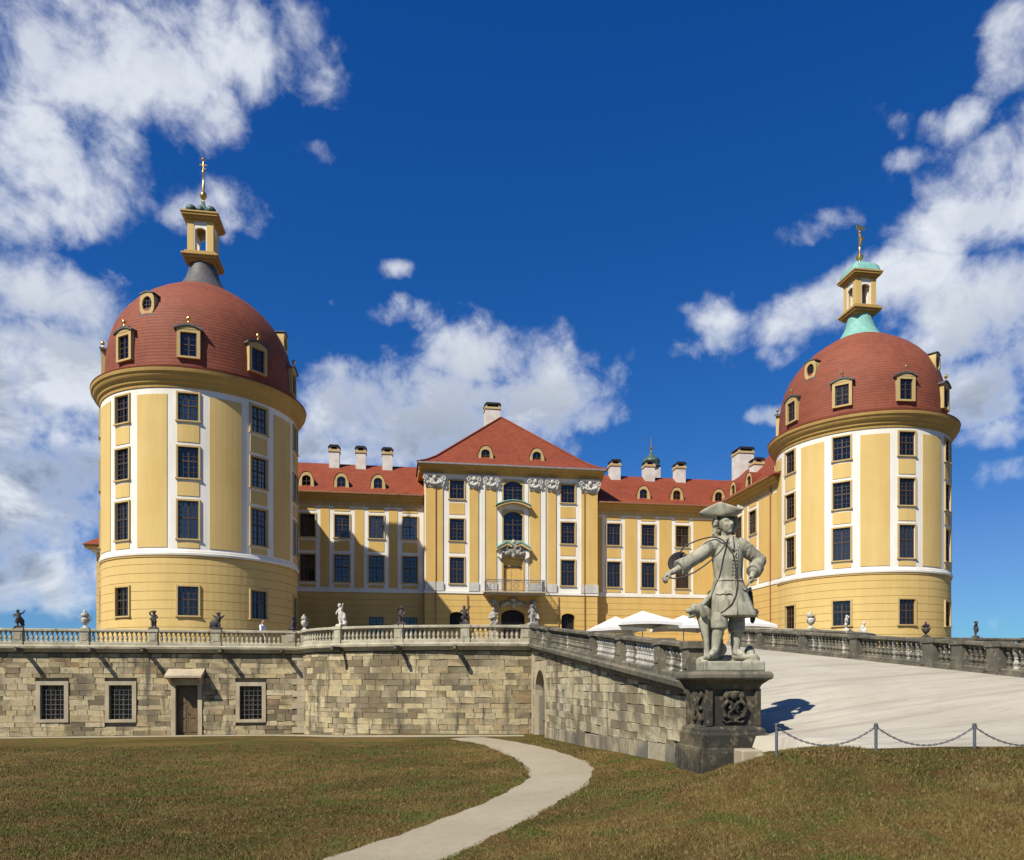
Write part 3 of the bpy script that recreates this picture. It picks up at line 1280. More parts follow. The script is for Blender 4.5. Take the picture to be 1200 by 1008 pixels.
# --- west terrace wall (flat)
west = cthing('terrace_wall', 'long straight stone retaining wall with barred windows and a brown door', 'wall', 0, FLAT_V, 0)
wl = Line([(-26, FLAT_V), (8.36, FLAT_V)])
S0 = 26.0                      # s = u + 26
MBw = MB()


def u_of_pix(x, d):
    kx = (x - CX) / F
    Lv = -LX * SU + LY * CU
    Z = (d + Lv) / (-kx * SU + CU)
    return UV(kx * Z, Z)[0], Z


def zpix(x, y, d):
    u, Z = u_of_pix(x, d)
    return (HY - y) / F * Z + E


west_wins = []
for (xa, xb, ya, yb) in ((47.5, 75.5, 803, 843), (128, 155, 803, 843), (281, 307, 804, 843)):
    ua, ub = u_of_pix(xa, FLAT_V)[0], u_of_pix(xb, FLAT_V)[0]
    z0, z1 = zpix((xa + xb) / 2, yb, FLAT_V), zpix((xa + xb) / 2, ya, FLAT_V)
    west_wins.append((ua, ub, z0, z1))
dua, dub = u_of_pix(206, FLAT_V)[0], u_of_pix(232, FLAT_V)[0]
dz1 = zpix(218, 803, FLAT_V)
holes = [(a, b, c, d) for (a, b, c, d) in west_wins] + [(dua, dub, -.2, dz1)]
wall_with_holes(MBw, lambda a, h, d: (a, FLAT_V + .14 + d, h), -26, 8.36, -.6, ZC - .2, holes, .55)
MBw.build('backing', 'mortar', west)
stone_wall(west, wl, S0 - 7.2, S0 + 8.36, lambda s: .0, lambda s: ZC - .34, [(a + S0 - .2, b + S0 + .2, c - .17, d + .2) for (a, b, c, d) in holes], (.19, .33), (.36, 1.05), seed=4)
stone_wall(west, wl, 0, S0 - 7.2, lambda s: .0, lambda s: ZC - .34, [], (.25, .36), (.6, 1.4), seed=5, joined=True)
cp = MB()
wl.sweep(cp, COP)
cp.build('coping', 'coping_stone', west)


def ring(mb, x0, x1, z0, z1, w, y0, y1, wb=None):
    """rectangular frame round an opening, butt-jointed"""
    wb = w if wb is None else wb
    mb.box(x0 - w, x0, y0, y1, z0, z1)
    mb.box(x1, x1 + w, y0, y1, z0, z1)
    mb.box(x0 - w, x1 + w, y0, y1, z1, z1 + w)
    if wb > 0:
        mb.box(x0 - w, x1 + w, y0, y1, z0 - wb, z0)
    return mb


for (a, b, c, d) in west_wins:
    w = ring(MB(), a, b, c, d, .19, FLAT_V - .06, FLAT_V + .45, .15).build('window', 'sandstone_trim', west)
    g = MB()
    for i in range(1, 5):
        x = a + (b - a) * i / 5
        g.box(x - .012, x + .012, FLAT_V + .10, FLAT_V + .124, c, d)
    for i in range(1, 7):
        z = c + (d - c) * i / 7
        g.box(a, b, FLAT_V + .085, FLAT_V + .10, z - .012, z + .012)
    g.build('grille', 'iron_grey', w)
    s_ = ring(MB(), a + .06, b - .06, c + .06, d - .06, .06, FLAT_V + .30, FLAT_V + .36)
    s_.box((a + b) / 2 - .03, (a + b) / 2 + .03, FLAT_V + .30, FLAT_V + .36, c + .06, d - .06)
    s_.build('sash', 'timber_window', w)
    MB().box(a, b, FLAT_V + .38, FLAT_V + .39, c, d).build('pane', 'window_glass', w)
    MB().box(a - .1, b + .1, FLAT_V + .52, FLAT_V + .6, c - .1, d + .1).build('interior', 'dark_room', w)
dr = ring(MB(), dua, dub, -.1, dz1, .2, FLAT_V - .07, FLAT_V + .5, 0)
dr.box(dua - .3, dub + .3, FLAT_V - .12, FLAT_V - .0, dz1 + .201, dz1 + .33)
dr = dr.build('door', 'sandstone_trim', west)
for (a, b) in ((dua, (dua + dub) / 2 - .008), ((dua + dub) / 2 + .008, dub)):
    lf = MB()
    lf.box(a, b, FLAT_V + .22, FLAT_V + .28, -.05, dz1)
    for z0, z1 in ((.12, .72), (.82, 1.45), (1.55, dz1 - .12)):
        lf.box(a + .09, b - .09, FLAT_V + .195, FLAT_V + .219, z0, z1)
    lf.build('door_leaf', 'door_brown', dr)
MB().ell(((dua + dub) / 2 + .06, FLAT_V + .17, 1.02), .035).build('door_handle', 'iron', dr)
# sloping slate-edged hood over the door
hd = MB().prism([(FLAT_V, dz1 + .52), (FLAT_V - .75, dz1 + .36), (FLAT_V - .75, dz1 + .46), (FLAT_V, dz1 + .80)], 'x', dua - .33, dub + .33)
hd.build('hood', 'sandstone_trim', west)
for x in (dua - .2, dub + .2):
    MB().prism([(FLAT_V, dz1 + .05), (FLAT_V - .08, dz1 + .05), (FLAT_V - .6, dz1 + .38), (FLAT_V, dz1 + .5)], 'x', x - .06, x + .06).build('bracket', 'sandstone_trim', west)

# --- west bastion wall (curved) and its mirror
bast = cthing('bastion_wall', 'curved stone bastion wall below the balustrade, stained with dark courses', 'wall', 15, -18, 0)
bl = Line(ARC)
mbk = MB()
bl.sweep(mbk, [(-.14, -.6), (-.14, ZC - .2), (-.6, ZC - .2), (-.6, -.6)])
mbk.build('backing', 'mortar', bast)


def foot(u, v, du=0, dv=-.1):
    P = W(u + du, v + dv)
    return gz(P.x, P.y)


def bast_low(s):
    P, t = bl.at(s)
    return max(0.0, foot(P.x, P.y)) - .02


stone_wall(bast, bl, 0, bl.len, bast_low, lambda s: ZC - .34, [], (.18, .31), (.32, .95), seed=11)
cp = MB()
bl.sweep(cp, COP)
cp.build('coping', 'coping_stone', bast)
# alternating quoins where the straight wall meets the curve
for i in range(13):
    l = .38 if i % 2 else .62
    z = .05 + i * .3
    o = MB().box(8.36 - l, 8.40, FLAT_V - .05, FLAT_V + .2, z, z + .288).build('quoin', 'sandstone_trim', west)

bastR = cthing('bastion_wall', 'curved stone bastion wall beyond the east side of the ramp', 'wall', 32, -18, 0)
blR = Line(ARC_R)
mbk = MB()
blR.sweep(mbk, [(-.14, -.6), (-.14, ZC - .2), (-.6, ZC - .2), (-.6, -.6)])
mbk.build('backing', 'mortar', bastR)
stone_wall(bastR, blR, 0, blR.len, lambda s: .0, lambda s: ZC - .34, [], (.25, .36), (.5, 1.2), seed=12, joined=True)
cp = MB()
blR.sweep(cp, COP)
cp.build('coping', 'coping_stone', bastR)
east = cthing('terrace_wall', 'straight stone retaining wall east of the ramp', 'wall', 55, FLAT_V, 0)
el = Line([(ARC_R[-1][0], FLAT_V), (75, FLAT_V)])
mbk = MB()
el.sweep(mbk, [(-.14, -.6), (-.14, ZC - .2), (-.6, ZC - .2), (-.6, -.6)])
mbk.build('backing', 'mortar', east)
stone_wall(east, el, 0, el.len, lambda s: .0, lambda s: ZC - .34, [], (.25, .36), (.6, 1.4), seed=13, joined=True)
cp = MB()
el.sweep(cp, COP)
cp.build('coping', 'coping_stone', east)

# --- west ramp wall
PEDV = -39.25                 # back of the statue pedestal
ramp_dz = lambda u, v: min(0.0, (v - TV)) * .093
rw = cthing('ramp_wall', 'sloping pale ashlar wall carrying the ramp, dark slabs along its foot', 'wall', 19, -30, 0)
rl = Line([(RU0, TV + .02), (RU0, PEDV)], ramp_dz)


def ramp_low(s):
    return foot(RU0, TV - s, -.12, 0) - .03


a_s0, a_s1, a_top = .75, 2.95, E + .05
arch_h = a_top + (a_s1 - a_s0) * .22
mbr = MB()
wall_with_holes(mbr, lambda a, h, d: (RU0 + .14 + d, -a, h if h < 3 else h + ramp_dz(0, -a)), -TV - .02, -PEDV, -.8, ZC - .2, [(-TV + a_s0, -TV + a_s1, -.8, 2.99)], .7, 1.0)
mbr.build('backing', 'mortar', rw)
stone_wall(rw, rl, .25, rl.len, ramp_low, lambda s: ZC - .34 + ramp_dz(0, TV - s), [(a_s0 - .18, a_s1 + .18, -.6, arch_h + .38)], (.21, .30), (.34, .80), mat='ramp_stone', seed=21, footing=(.46, (.55, 1.3)))
# corner pilaster and arched doorway
q = MB().box(RU0 - .05, RU0 + .3, TV - .24, TV + .06, 0, ZC - .34)
q.build('corner_strip', 'sandstone_trim', rw)
ar = MB()
n = 14
inner, outer = [], []
cy, rr = -TV + (a_s0 + a_s1) / 2, (a_s1 - a_s0) / 2
sp = arch_h - rr
for i in range(n + 1):
    t = PI * i / n
    inner.append((cy - rr * math.cos(t), sp + rr * math.sin(t)))
outer = [(cy - rr - .18, sp), (cy - rr - .18, arch_h + .38), (cy + rr + .18, arch_h + .38), (cy + rr + .18, sp)]
poly = [(-p_[0], p_[1]) for p_ in inner] + [(-p_[0], p_[1]) for p_ in outer[::-1]]
ar.prism(poly, 'x', RU0 - .03, RU0 + .6)
for y in (cy - rr - .18, cy + rr):
    ar.box(RU0 - .03, RU0 + .6, -(y + .18), -y, -.3, sp - .001)
aro = ar.build('archway', 'sandstone_trim', rw)
lf = MB()
for i in range(8):
    y0 = cy - rr + (2 * rr) * i / 8
    lf.box(RU0 + .40, RU0 + .46 + .01 * (i % 2), -(y0 + 2 * rr / 8 - .012), -y0, -.3, sp + math.sqrt(max(.01, rr * rr - (y0 + rr / 8 - cy) ** 2)))
lf.build('door_leaf', 'door_brown', aro)
cp = MB()
COP2 = [(.06, ZC - .34), (.12, ZC - .28), (.14, ZC - .21), (.26, ZC - .16), (.28, ZC - .05), (.22, ZC), (-.40, ZC), (-.40, ZC - .34)]
rl.sweep(cp, COP2)
cp.build('coping', 'dark_stone', rw)
# inner face of the ramp parapet
MB().prism([(-TV * -1, ZC - .3), (PEDV, ZC - .3 + ramp_dz(0, PEDV)), (PEDV, -.2), (TV, 1.0)], 'x', RU0 + .30, RU0 + .42).build('inner_face', 'dark_stone', rw)

# --- balustrades
bw = cthing('balustrade', 'pale stone balustrade on the long straight west terrace wall', 'balustrade', 0, FLAT_V, ZC)
bwl = Line([(-26, FLAT_V - .02), (8.2, FLAT_V - .02)])
RAILZ = ZC + .78
wp = [bwl.near_pixel(x, RAILZ) for x in (23, 101, 181, 255, 341)]
balustrade(bw, bwl, ZC, [wp[0] - 6.6, wp[0] - 3.3] + wp, 'pale', 'coping_stone', s0=wp[0] - 8)
MB().box(7.25, 7.75, FLAT_V - .12, FLAT_V + .1, ZC + .18, ZC + .6).build('panel', 'coping_stone', bw)
bb = cthing('balustrade', 'pale stone balustrade curving along the west bastion', 'balustrade', 15, -18, ZC)
bbp = [.25] + [bl.near_pixel(x, RAILZ) for x in (398, 468, 545)] + [bl.len - .35]
balustrade(bb, bl, ZC, bbp, 'pale', 'coping_stone')
br = cthing('balustrade', 'dark weathered balustrade descending beside the ramp to the hunter statue', 'balustrade', 19, -30, ZC)
rpi = [.3, 2.0, 4.2]
rpi += [rl.near_pixel(x, RAILZ - .8) for x in (699, 732, 778)]
rlb = Line([(RU0, TV + .02), (RU0, -39.5)], ramp_dz)
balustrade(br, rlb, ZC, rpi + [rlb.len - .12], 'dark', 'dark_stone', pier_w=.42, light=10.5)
brR = cthing('balustrade', 'dark weathered balustrade along the far side of the ramp', 'balustrade', RU1, -30, ZC)
rlR = Line([(RU1 + .2, -44.5), (RU1 + .2, TV - .2)], lambda u, v: ramp_dz(u, v) - .02)
rrp = [rlR.near_pixel(x, RAILZ - .5) for x in (1170, 1128, 1092, 1005, 944, 893)]
bmR = MB()
rlR.sweep(bmR, [(.2, ZC - .9), (.2, ZC + .01), (-.2, ZC + .01), (-.2, ZC - .9)])
bmR.build('base_wall', 'dark_stone', brR)
balustrade(brR, rlR, ZC, [.4, 3.0] + rrp + [rlR.len - .3], 'dark', 'dark_stone', pier_w=.5)
bbR = cthing('balustrade', 'pale balustrade curving along the east bastion behind the ramp', 'balustrade', 32, -18, ZC)
balustrade(bbR, blR, ZC, [.3] + [blR.near_pixel(x, RAILZ) for x in (950, 992, 1022)] + [blR.len - .3], 'pale', 'coping_stone')
beR = cthing('balustrade', 'balustrade on the straight east terrace wall', 'balustrade', 55, FLAT_V, ZC)
elb = Line([(ARC_R[-1][0] + .1, FLAT_V - .02), (60, FLAT_V - .02)])
balustrade(beR, elb, ZC, [elb.near_pixel(x, RAILZ) for x in (1085, 1143, 1199)], 'pale', 'dark_stone')

# --- stone water spouts that stand out from under the coping
SPOUT_GROUP = 'stone spouts under the terrace coping'


def spout(line, q, z, label):
    P, t = line.at(q)
    n = Vector((t.y, -t.x))
    loc = W(P.x, P.y, z)
    o = thing('water_spout', label, 'spout', loc, math.atan2(n.y, n.x) + TH, SPOUT_GROUP)
    b = MB()
    b.prism([(-.3, -.07), (.80, -.12), (.85, -.08), (.85, .02), (.80, .04), (-.3, .07)], 'y', -.055, .055)
    for s_ in (-1, 1):
        b.box(-.3, .83, s_ * .045 - .02, s_ * .045 + .02, .035, .075)
    b.build('trough', 'dark_stone', o, off=(0, 0, 0))
    MB().prism([(-.1, -.28), (.28, -.10), (.28, -.05), (-.1, -.05)], 'y', -.06, .06).build('bracket', 'dark_stone', o, off=(0, 0, 0))


for x, lb in ((28, 'dark stone spout under the outermost dark putto'), (112, 'dark stone spout under the pale flower urn'), (172, 'dark stone spout just beside the door hood'),
              (263, 'dark stone spout under the black winged sculpture'), (332, 'dark stone spout beside the quoined corner of the straight wall')):
    spout(wl, wl.near_pixel(x, ZC - .5), ZC - .22, lb)
for x, lb in ((403, 'dark stone spout on the bastion under the white putto'), (470, 'dark stone spout in the middle of the curved bastion wall'), (535, 'dark stone spout on the bastion close to the ramp archway')):
    spout(bl, bl.near_pixel(x, ZC - .5), ZC - .22, lb)

# ------------------------------------------------------------------ windows
WIN = {}
CURT = [0]


def win_meshes(w, h, rows, style):
    key = (round(w, 2), round(h, 2), rows, style)
    if key in WIN:
        return WIN[key]
    x0, x1 = -w / 2, w / 2
    fr = MB()
    if style == 'arch':
        n = 10
        rise = .22 * w
        inner = [(x0 + w * i / n, h - rise * (2 * i / n - 1) ** 2) for i in range(n + 1)]
        fr.box(x0 - .14, x0, -.07, .12, 0, h)
        fr.box(x1, x1 + .14, -.07, .12, 0, h)
        fr.prism(inner + [(x1, h + .14), (x0, h + .14)], 'y', -.069, .119)
        fr.box(x0 - .14, x1 + .14, -.08, .12, -.1, 0)
    else:
        ring(fr, x0, x1, 0, h, .10, -.07, .12, 0)
        fr.box(x0 - .14, x1 + .14, -.12, .12, -.08, 0)
    frm = fr.mesh('window', 'stone_surround')
    sa = MB()
    ring(sa, x0 + .06, x1 - .06, .06, h - .06, .06, .10, .16)
    sa.box(-.045, .045, .09, .16, .061, h - .061)
    zt = h * .56
    sa.box(x0 + .061, x1 - .061, .085, .16, zt - .045, zt + .045)
    g = .016
    for s_ in (-1, 1):
        xm = s_ * (w / 4 + .0)
        sa.box(xm - g, xm + g, .11, .15, .062, zt - .05)
        sa.box(xm - g, xm + g, .11, .15, zt + .05, h - .062)
    for (a, b, k) in ((.06, zt - .045, rows), (zt + .045, h - .06, rows)):
        for i in range(1, k):
            z = a + (b - a) * i / k
            sa.box(x0 + .062, x1 - .062, .112, .148, z - g, z + g)
    sam = sa.mesh('sash', 'timber_window')
    pw, p1, p2 = w / 2 - .09, zt - .10, h - zt - .10
    pane1 = MB().quad((-pw / 2, 0, 0), (pw / 2, 0, 0), (pw / 2, 0, p1), (-pw / 2, 0, p1)).mesh('pane', 'window_glass', fix=False)
    pane2 = MB().quad((-pw / 2, 0, 0), (pw / 2, 0, 0), (pw / 2, 0, p2), (-pw / 2, 0, p2)).mesh('pane', 'window_glass', fix=False)
    spots = [(-w / 4 + .005, .14, .055, pane1), (w / 4 - .005, .14, .055, pane1), (-w / 4 + .005, .14, zt + .045, pane2), (w / 4 - .005, .14, zt + .045, pane2)]
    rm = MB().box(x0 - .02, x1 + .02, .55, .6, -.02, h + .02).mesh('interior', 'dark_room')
    cur = {}
    for m in ('curtain_pale', 'curtain_dim'):
        c = MB()
        n = 18
        for i in range(n):
            xa, xb = x0 + w * i / n, x0 + w * (i + 1) / n
            c.quad((xa, .19 + .02 * (i % 2), 0), (xb, .19 + .02 * ((i + 1) % 2), 0), (xb, .19 + .02 * ((i + 1) % 2), h), (xa, .19 + .02 * (i % 2), h))
        cur[m] = c.mesh('curtain', m, fix=False)
    WIN[key] = (frm, sam, spots, rm, cur)
    return WIN[key]


def window(root, loc, rot, w, h, rows=3, curtain=None, style='plain', name='window'):
    """loc = middle of the sill on the wall face, in the parent's own frame"""
    frm, sam, spots, rm, cur = win_meshes(w, h, rows, style)
    o = inst(name, frm, root, loc, (0, 0, rot))
    inst('sash', sam, o)
    rnd = random.Random(int(loc[0] * 91 + loc[2] * 37 + rot * 11) % 9973)
    for (x, y, z, me) in spots:
        inst('pane', me, o, (x, y, z), (rnd.uniform(-.012, .012), 0, rnd.uniform(-.012, .012)))
    inst('interior', rm, o)
    if curtain:
        inst('curtain', cur[curtain], o)
    return o


# ------------------------------------------------------------------ round towers
def hz(h):
    return h + E


DOME = [(18.72, 5.98), (19.2, 5.90), (20.1, 5.90), (21.1, 5.83), (21.9, 5.70), (22.7, 5.46), (23.3, 5.18), (23.9, 4.78), (24.5, 4.28), (25.05, 3.68), (25.5, 3.05), (25.92, 2.38), (26.25, 1.75), (26.38, 1.40)]


def dome_r(h):
    for (h0, r0), (h1, r1) in zip(DOME, DOME[1:]):
        if h0 <= h <= h1:
            return r0 + (r1 - r0) * (h - h0) / (h1 - h0)
    return 1.4


def tower(label, u0, v0, a0, ovals, cap, pale, dim):
    root = cthing('round_tower', label, 'tower', u0, v0, ZT)
    off = OFF[root.name]
    rad = 6.13

    def fm(a, h, d):
        return (u0 + (rad - d) * math.sin(a), v0 - (rad - d) * math.cos(a), hz(h))
    nb = 9
    bays = [R(a0 + 40 * k) for k in range(nb)]
    rows = [(4.02, 1.74, 2), (8.62, 2.28, 3), (12.26, 1.86, 3), (15.70, 1.64, 2)]
    ww = 1.16
    hw = ww / 2 / rad
    holes_low = [(b - hw, b + hw, rows[0][0], rows[0][0] + rows[0][1]) for b in bays]
    holes_up = [(b - hw, b + hw, h, h + q) for b in bays for (h, q, _) in rows[1:]]
    s0 = bays[0] - R(20)
    # smooth white shaft above, banded base below
    w = MB()
    wall_with_holes(w, fm, s0, s0 + 2 * PI, 7.62, 17.75, holes_up, .3, R(4))
    w.build('shaft', 'plaster_white', root, smooth=True)
    w = MB()
    wall_with_holes(w, lambda a, h, d: fm(a, h, d + .05), s0, s0 + 2 * PI, HT - .05, 7.64, holes_low, .3, R(4))
    w.build('base', 'plaster_ochre', root, smooth=True)
    n_c = 11
    ch = (7.62 - HT) / n_c
    for i in range(n_c):
        h0, h1 = HT + i * ch + .012, HT + (i + 1) * ch - .012
        hl = [q for q in holes_low if q[2] < h1 and q[3] > h0]
        if not hl:
            slab(MB(), fm, s0, s0 + 2 * PI, h0, h1, 0.0, .05, R(4)).build('course', 'plaster_yellow', root)
            continue
        for k, q in enumerate(hl):
            # one length of the course from window to window, closing over or under this window where it clears it
            c = MB()
            nx = hl[(k + 1) % len(hl)][0] + (2 * PI if k == len(hl) - 1 else 0)
            slab(c, fm, q[1], nx, h0, h1, 0.0, .05, R(4))
            if h1 - q[3] > .03:
                slab(c, fm, q[0], q[1], q[3], h1, 0.0, .05, R(6))
            if q[2] - h0 > .03:
                slab(c, fm, q[0], q[1], h0, q[2], 0.0, .05, R(6))
            bm = bmesh.new()
            o_ = c.build('course', 'plaster_yellow', root)
            bm.from_mesh(o_.data)
            bmesh.ops.remove_doubles(bm, verts=bm.verts, dist=.0004)
            bm.to_mesh(o_.data)
            bm.free()
    # string course
    MB().lathe([(rad - .02, hz(7.60)), (rad + .10, hz(7.64)), (rad + .12, hz(7.76)), (rad + .07, hz(7.80)), (rad + .07, hz(7.90)), (rad + .02, hz(7.98)), (rad - .02, hz(7.98))], 90, (u0, v0, 0)).build('string_course', 'plaster_white', root, smooth=True)
    MB().lathe([(rad - .05, hz(7.50)), (rad + .05, hz(7.52)), (rad + .06, hz(7.60)), (rad - .05, hz(7.605))], 90, (u0, v0, 0)).build('lower_moulding', 'plaster_ochre', root, smooth=True)
    # yellow fields: broad ones between the bays, small ones between the windows
    for k, b in enumerate(bays):
        c0, c1 = b + (ww / 2 + .62) / rad, b + R(40) - (ww / 2 + .62) / rad
        slab(MB(), fm, c0, c1, 8.10, 17.25, .035, .02, R(3)).build('panel', 'plaster_yellow', root, smooth=True)
        for (h0, h1) in ((8.08, 8.42), (11.20, 12.02), (14.42, 15.46)):
            slab(MB(), fm, b - .62 / rad, b + .62 / rad, h0, h1, .035, .02, R(3)).build('panel', 'plaster_yellow', root, smooth=True)
    # main cornice
    MB().lathe([(rad - .1, hz(17.62)), (rad + .06, hz(17.66)), (rad + .09, hz(17.86)), (rad + .20, hz(17.92)), (rad + .24, hz(18.08)), (rad + .42, hz(18.22)), (rad + .47, hz(18.40)), (rad + .56, hz(18.46)), (rad + .60, hz(18.62)), (rad + .56, hz(18.68)), (rad - .4, hz(18.80))], 96, (u0, v0, 0)).build('cornice', 'cornice_ochre', root, smooth=True)
    MB().lathe([(rad + .40, hz(18.66)), (rad + .61, hz(18.665)), (rad + .62, hz(18.72)), (rad - .2, hz(18.86)), (rad - .3, hz(18.7))], 96, (u0, v0, 0)).build('gutter', 'roof_tiles', root, smooth=True)
    dome = MB().lathe([(r, hz(h)) for (h, r) in DOME], 96, (u0, v0, 0)).build('dome', 'dome_tiles', root, smooth='all')
    # windows
    for k, b in enumerate(bays):
        for j, (h, q, nr) in enumerate(rows):
            cu = 'curtain_pale' if (k, j) in pale else ('curtain_dim' if (k, j) in dim else None)
            r2 = rad if j else rad
            window(root, (u0 + (r2 - .01) * math.sin(b) - off[0], v0 - (r2 - .01) * math.cos(b) - off[1], hz(h) - off[2]), b, ww, q, nr, cu)
    # dormers on the dome
    for k, b in enumerate(bays):
        hb, dw, dh = 19.62, .92, 1.42
        r1 = dome_r(hb) + .12
        o = bpy.data.objects.new('dormer', None)
        link(o, root)
        o.location = (r1 * math.sin(b), -r1 * math.cos(b), hz(hb) - off[2])
        o.rotation_euler = (0, 0, b)
        x0, x1 = -dw / 2, dw / 2
        fr = MB()
        ring(fr, x0, x1, 0, dh, .2, -.05, .25, .12)
        o2 = fr.build('frame', 'stone_surround', o, off=(0, 0, 0))
        ck = MB()
        for s_ in (-1, 1):
            xa = s_ * (dw / 2 + .1)
            ck.prism([(.25, -.1), (.25, dh + .15), (1.15, dh + .15), (.5, .6), (.3, -.1)], 'x', xa - .08, xa + .08)
        ck.build('cheek', 'dome_tiles', o, off=(0, 0, 0))
        n = 9
        arc = [(-.82 + 1.64 * i / n, dh + .2 + .24 * math.sin(PI * i / n) - .05) for i in range(n + 1)]
        hd_ = MB().prism(arc + [(p_[0], p_[1] + .12) for p_ in arc[::-1]], 'y', -.14, 1.35)
        hd_.build('hood', 'slate', o, off=(0, 0, 0))
        MB().prism([(-.7, dh + .19)] + [(p_[0] * .86, p_[1] - .01) for p_ in arc[1:-1]] + [(.7, dh + .19)], 'y', -.07, .3).build('pediment', 'stone_surround', o, off=(0, 0, 0))
        MB().lathe([(.03, 0), (.05, .12), (.03, .16), (.10, .24), (.12, .32), (.09, .42), (.02, .50)], 8, (0, .0, dh + .52)).build('ball', 'gilt', o, off=(0, 0, 0), smooth=True)
        sa = MB()
        ring(sa, x0 + .06, x1 - .06, .06, dh - .06, .06, .08, .14)
        sa.box(-.035, .035, .07, .14, .061, dh - .061)
        sa.box(x0 + .061, x1 - .061, .07, .14, dh * .5 - .03, dh * .5 + .03)
        for z in (.28, .74):
            sa.box(x0 + .062, x1 - .062, .09, .13, dh * z - .012, dh * z + .012)
        sa.build('sash', 'timber_window', o, off=(0, 0, 0))
        MB().quad((x0, .12, 0), (x1, .12, 0), (x1, .12, dh), (x0, .12, dh)).build('pane', 'window_glass', o, off=(0, 0, 0), fix=False)
        MB().box(x0, x1, .26, .30, 0, dh).build('interior', 'curtain_dim' if k % 3 else 'dark_room', o, off=(0, 0, 0))
    # oval lights higher up
    for oa in ovals:
        b = R(oa)
        hb = 23.0
        r1 = dome_r(hb) + .10
        o = bpy.data.objects.new('oval_dormer', None)
        link(o, root)
        o.location = (r1 * math.sin(b), -r1 * math.cos(b), hz(hb) - off[2])
        o.rotation_euler = (0, 0, b)
        n = 24
        fr = MB()
        for i in range(n):
            t0, t1 = 2 * PI * i / n, 2 * PI * (i + 1) / n
            ps = []
            for y in (-.12, .6):
                for t in (t0, t1):
                    ps.append((.33 * math.cos(t), y, .46 * math.sin(t)))
                    q = max(abs(math.cos(t)) / .50, abs(math.sin(t)) / .66) * .5 + .5 * math.hypot(math.cos(t) / .52, math.sin(t) / .70)
                    ps.append((math.cos(t) / q, y, math.sin(t) / q))
            fr.add(ps, [(0, 1, 3, 2), (1, 5, 7, 3), (0, 2, 6, 4)])
        fr.build('frame', 'stone_surround', o, off=(0, 0, 0))
        MB().prism([(-.5, .66), (0, .80), (.5, .66), (.5, .60), (0, .70), (-.5, .60)], 'y', -.16, 1.2).build('hood', 'slate', o, off=(0, 0, 0))
        MB().prism([(-.55, -.80), (.55, -.80), (.5, -.64), (-.5, -.64)], 'y', -.16, .5).build('sill', 'slate', o, off=(0, 0, 0))
        MB().prism([(.33 * math.cos(2 * PI * i / 20), .46 * math.sin(2 * PI * i / 20)) for i in range(20)], 'y', .02, .04).build('pane', 'window_glass', o, off=(0, 0, 0))
        sa = MB()
        for x in (-.11, .11):
            sa.box(x - .015, x + .015, -.02, .015, -.44, .44)
        for z in (-.22, 0, .22):
            sa.box(-.32, .32, -.015, .01, z - .015, z + .015)
        sa.build('sash', 'timber_window', o, off=(0, 0, 0))
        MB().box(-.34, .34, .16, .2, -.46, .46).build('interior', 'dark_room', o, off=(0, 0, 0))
    # lantern
    sq = PI / 4
    capm = {'dark': 'slate', 'green': 'copper_green'}[cap]
    fl = MB().lathe([(1.72, hz(26.2)), (1.56, hz(26.42)), (1.32, hz(26.8)), (1.10, hz(27.2)), (.95, hz(27.7)), (.88, hz(28.15))], 16, (u0, v0, 0))
    ln = MB().box(u0 - .35, u0 + .35, v0 - .35, v0 + .35, hz(28.1), hz(28.3)).build('lantern', 'plaster_ochre', root)
    fl.build('flared_foot', capm, ln, smooth=True)
    bs = MB()
    for (d, z0, z1) in ((.86, 28.06, 28.24), (1.06, 28.24, 28.40), (1.16, 28.40, 28.52), (.98, 28.52, 28.72)):
        bs.box(u0 - d, u0 + d, v0 - d, v0 + d, hz(z0), hz(z1))
    bs.build('lantern_base', 'cornice_ochre', ln)
    po = MB()
    for sx in (-1, 1):
        for sy in (-1, 1):
            x, y = u0 + sx * .62, v0 + sy * .62
            po.box(x - .21, x + .21, y - .21, y + .21, hz(28.721), hz(30.75))
    po.build('corner_post', 'plaster_yellow', ln)
    iw = MB()
    for sx in (-1, 1):
        for sy in (-1, 1):
            x, y = u0 + sx * .40, v0 + sy * .40
            iw.box(x - .08, x + .08, y - .08, y + .08, hz(28.72), hz(30.3))
            iw.box(u0 + sx * .42 - .07, u0 + sx * .42 + .07, v0 + sy * .74 - .07, v0 + sy * .74 + .07, hz(28.72), hz(30.32))
            iw.box(u0 + sy * .74 - .07, u0 + sy * .74 + .07, v0 + sx * .42 - .07, v0 + sx * .42 + .07, hz(28.72), hz(30.32))
    iw.build('jamb', 'plaster_white', ln)
    for (ax, s_) in (('y', -1), ('y', 1), ('x', -1), ('x', 1)):
        n = 8
        arc = [(.42 * math.cos(PI * i / n), hz(30.0) + .34 * math.sin(PI * i / n)) for i in range(n + 1)]
        poly = arc + [(-.42, hz(30.75)), (.42, hz(30.75))]
        c0 = (u0 if ax == 'y' else v0)
        t0 = (v0 if ax == 'y' else u0) + s_ * .72
        MB().prism([(p_[0] + c0, p_[1]) for p_ in poly], ax, t0 - .07, t0 + .07).build('arch', 'plaster_white', ln)
    tp = MB()
    for (d, z0, z1) in ((.88, 30.75, 30.88), (1.0, 30.88, 31.02), (1.14, 31.02, 31.16), (1.2, 31.16, 31.26)):
        tp.box(u0 - d, u0 + d, v0 - d, v0 + d, hz(z0), hz(z1))
    tp.build('lantern_cornice', 'cornice_ochre', ln)
    capm2 = {'dark': 'copper_dark', 'green': 'copper_green'}[cap]

    def sqr(a, z):
        return 1 / max(abs(math.cos(a)), abs(math.sin(a))) * .80 + .2

    rf = MB()
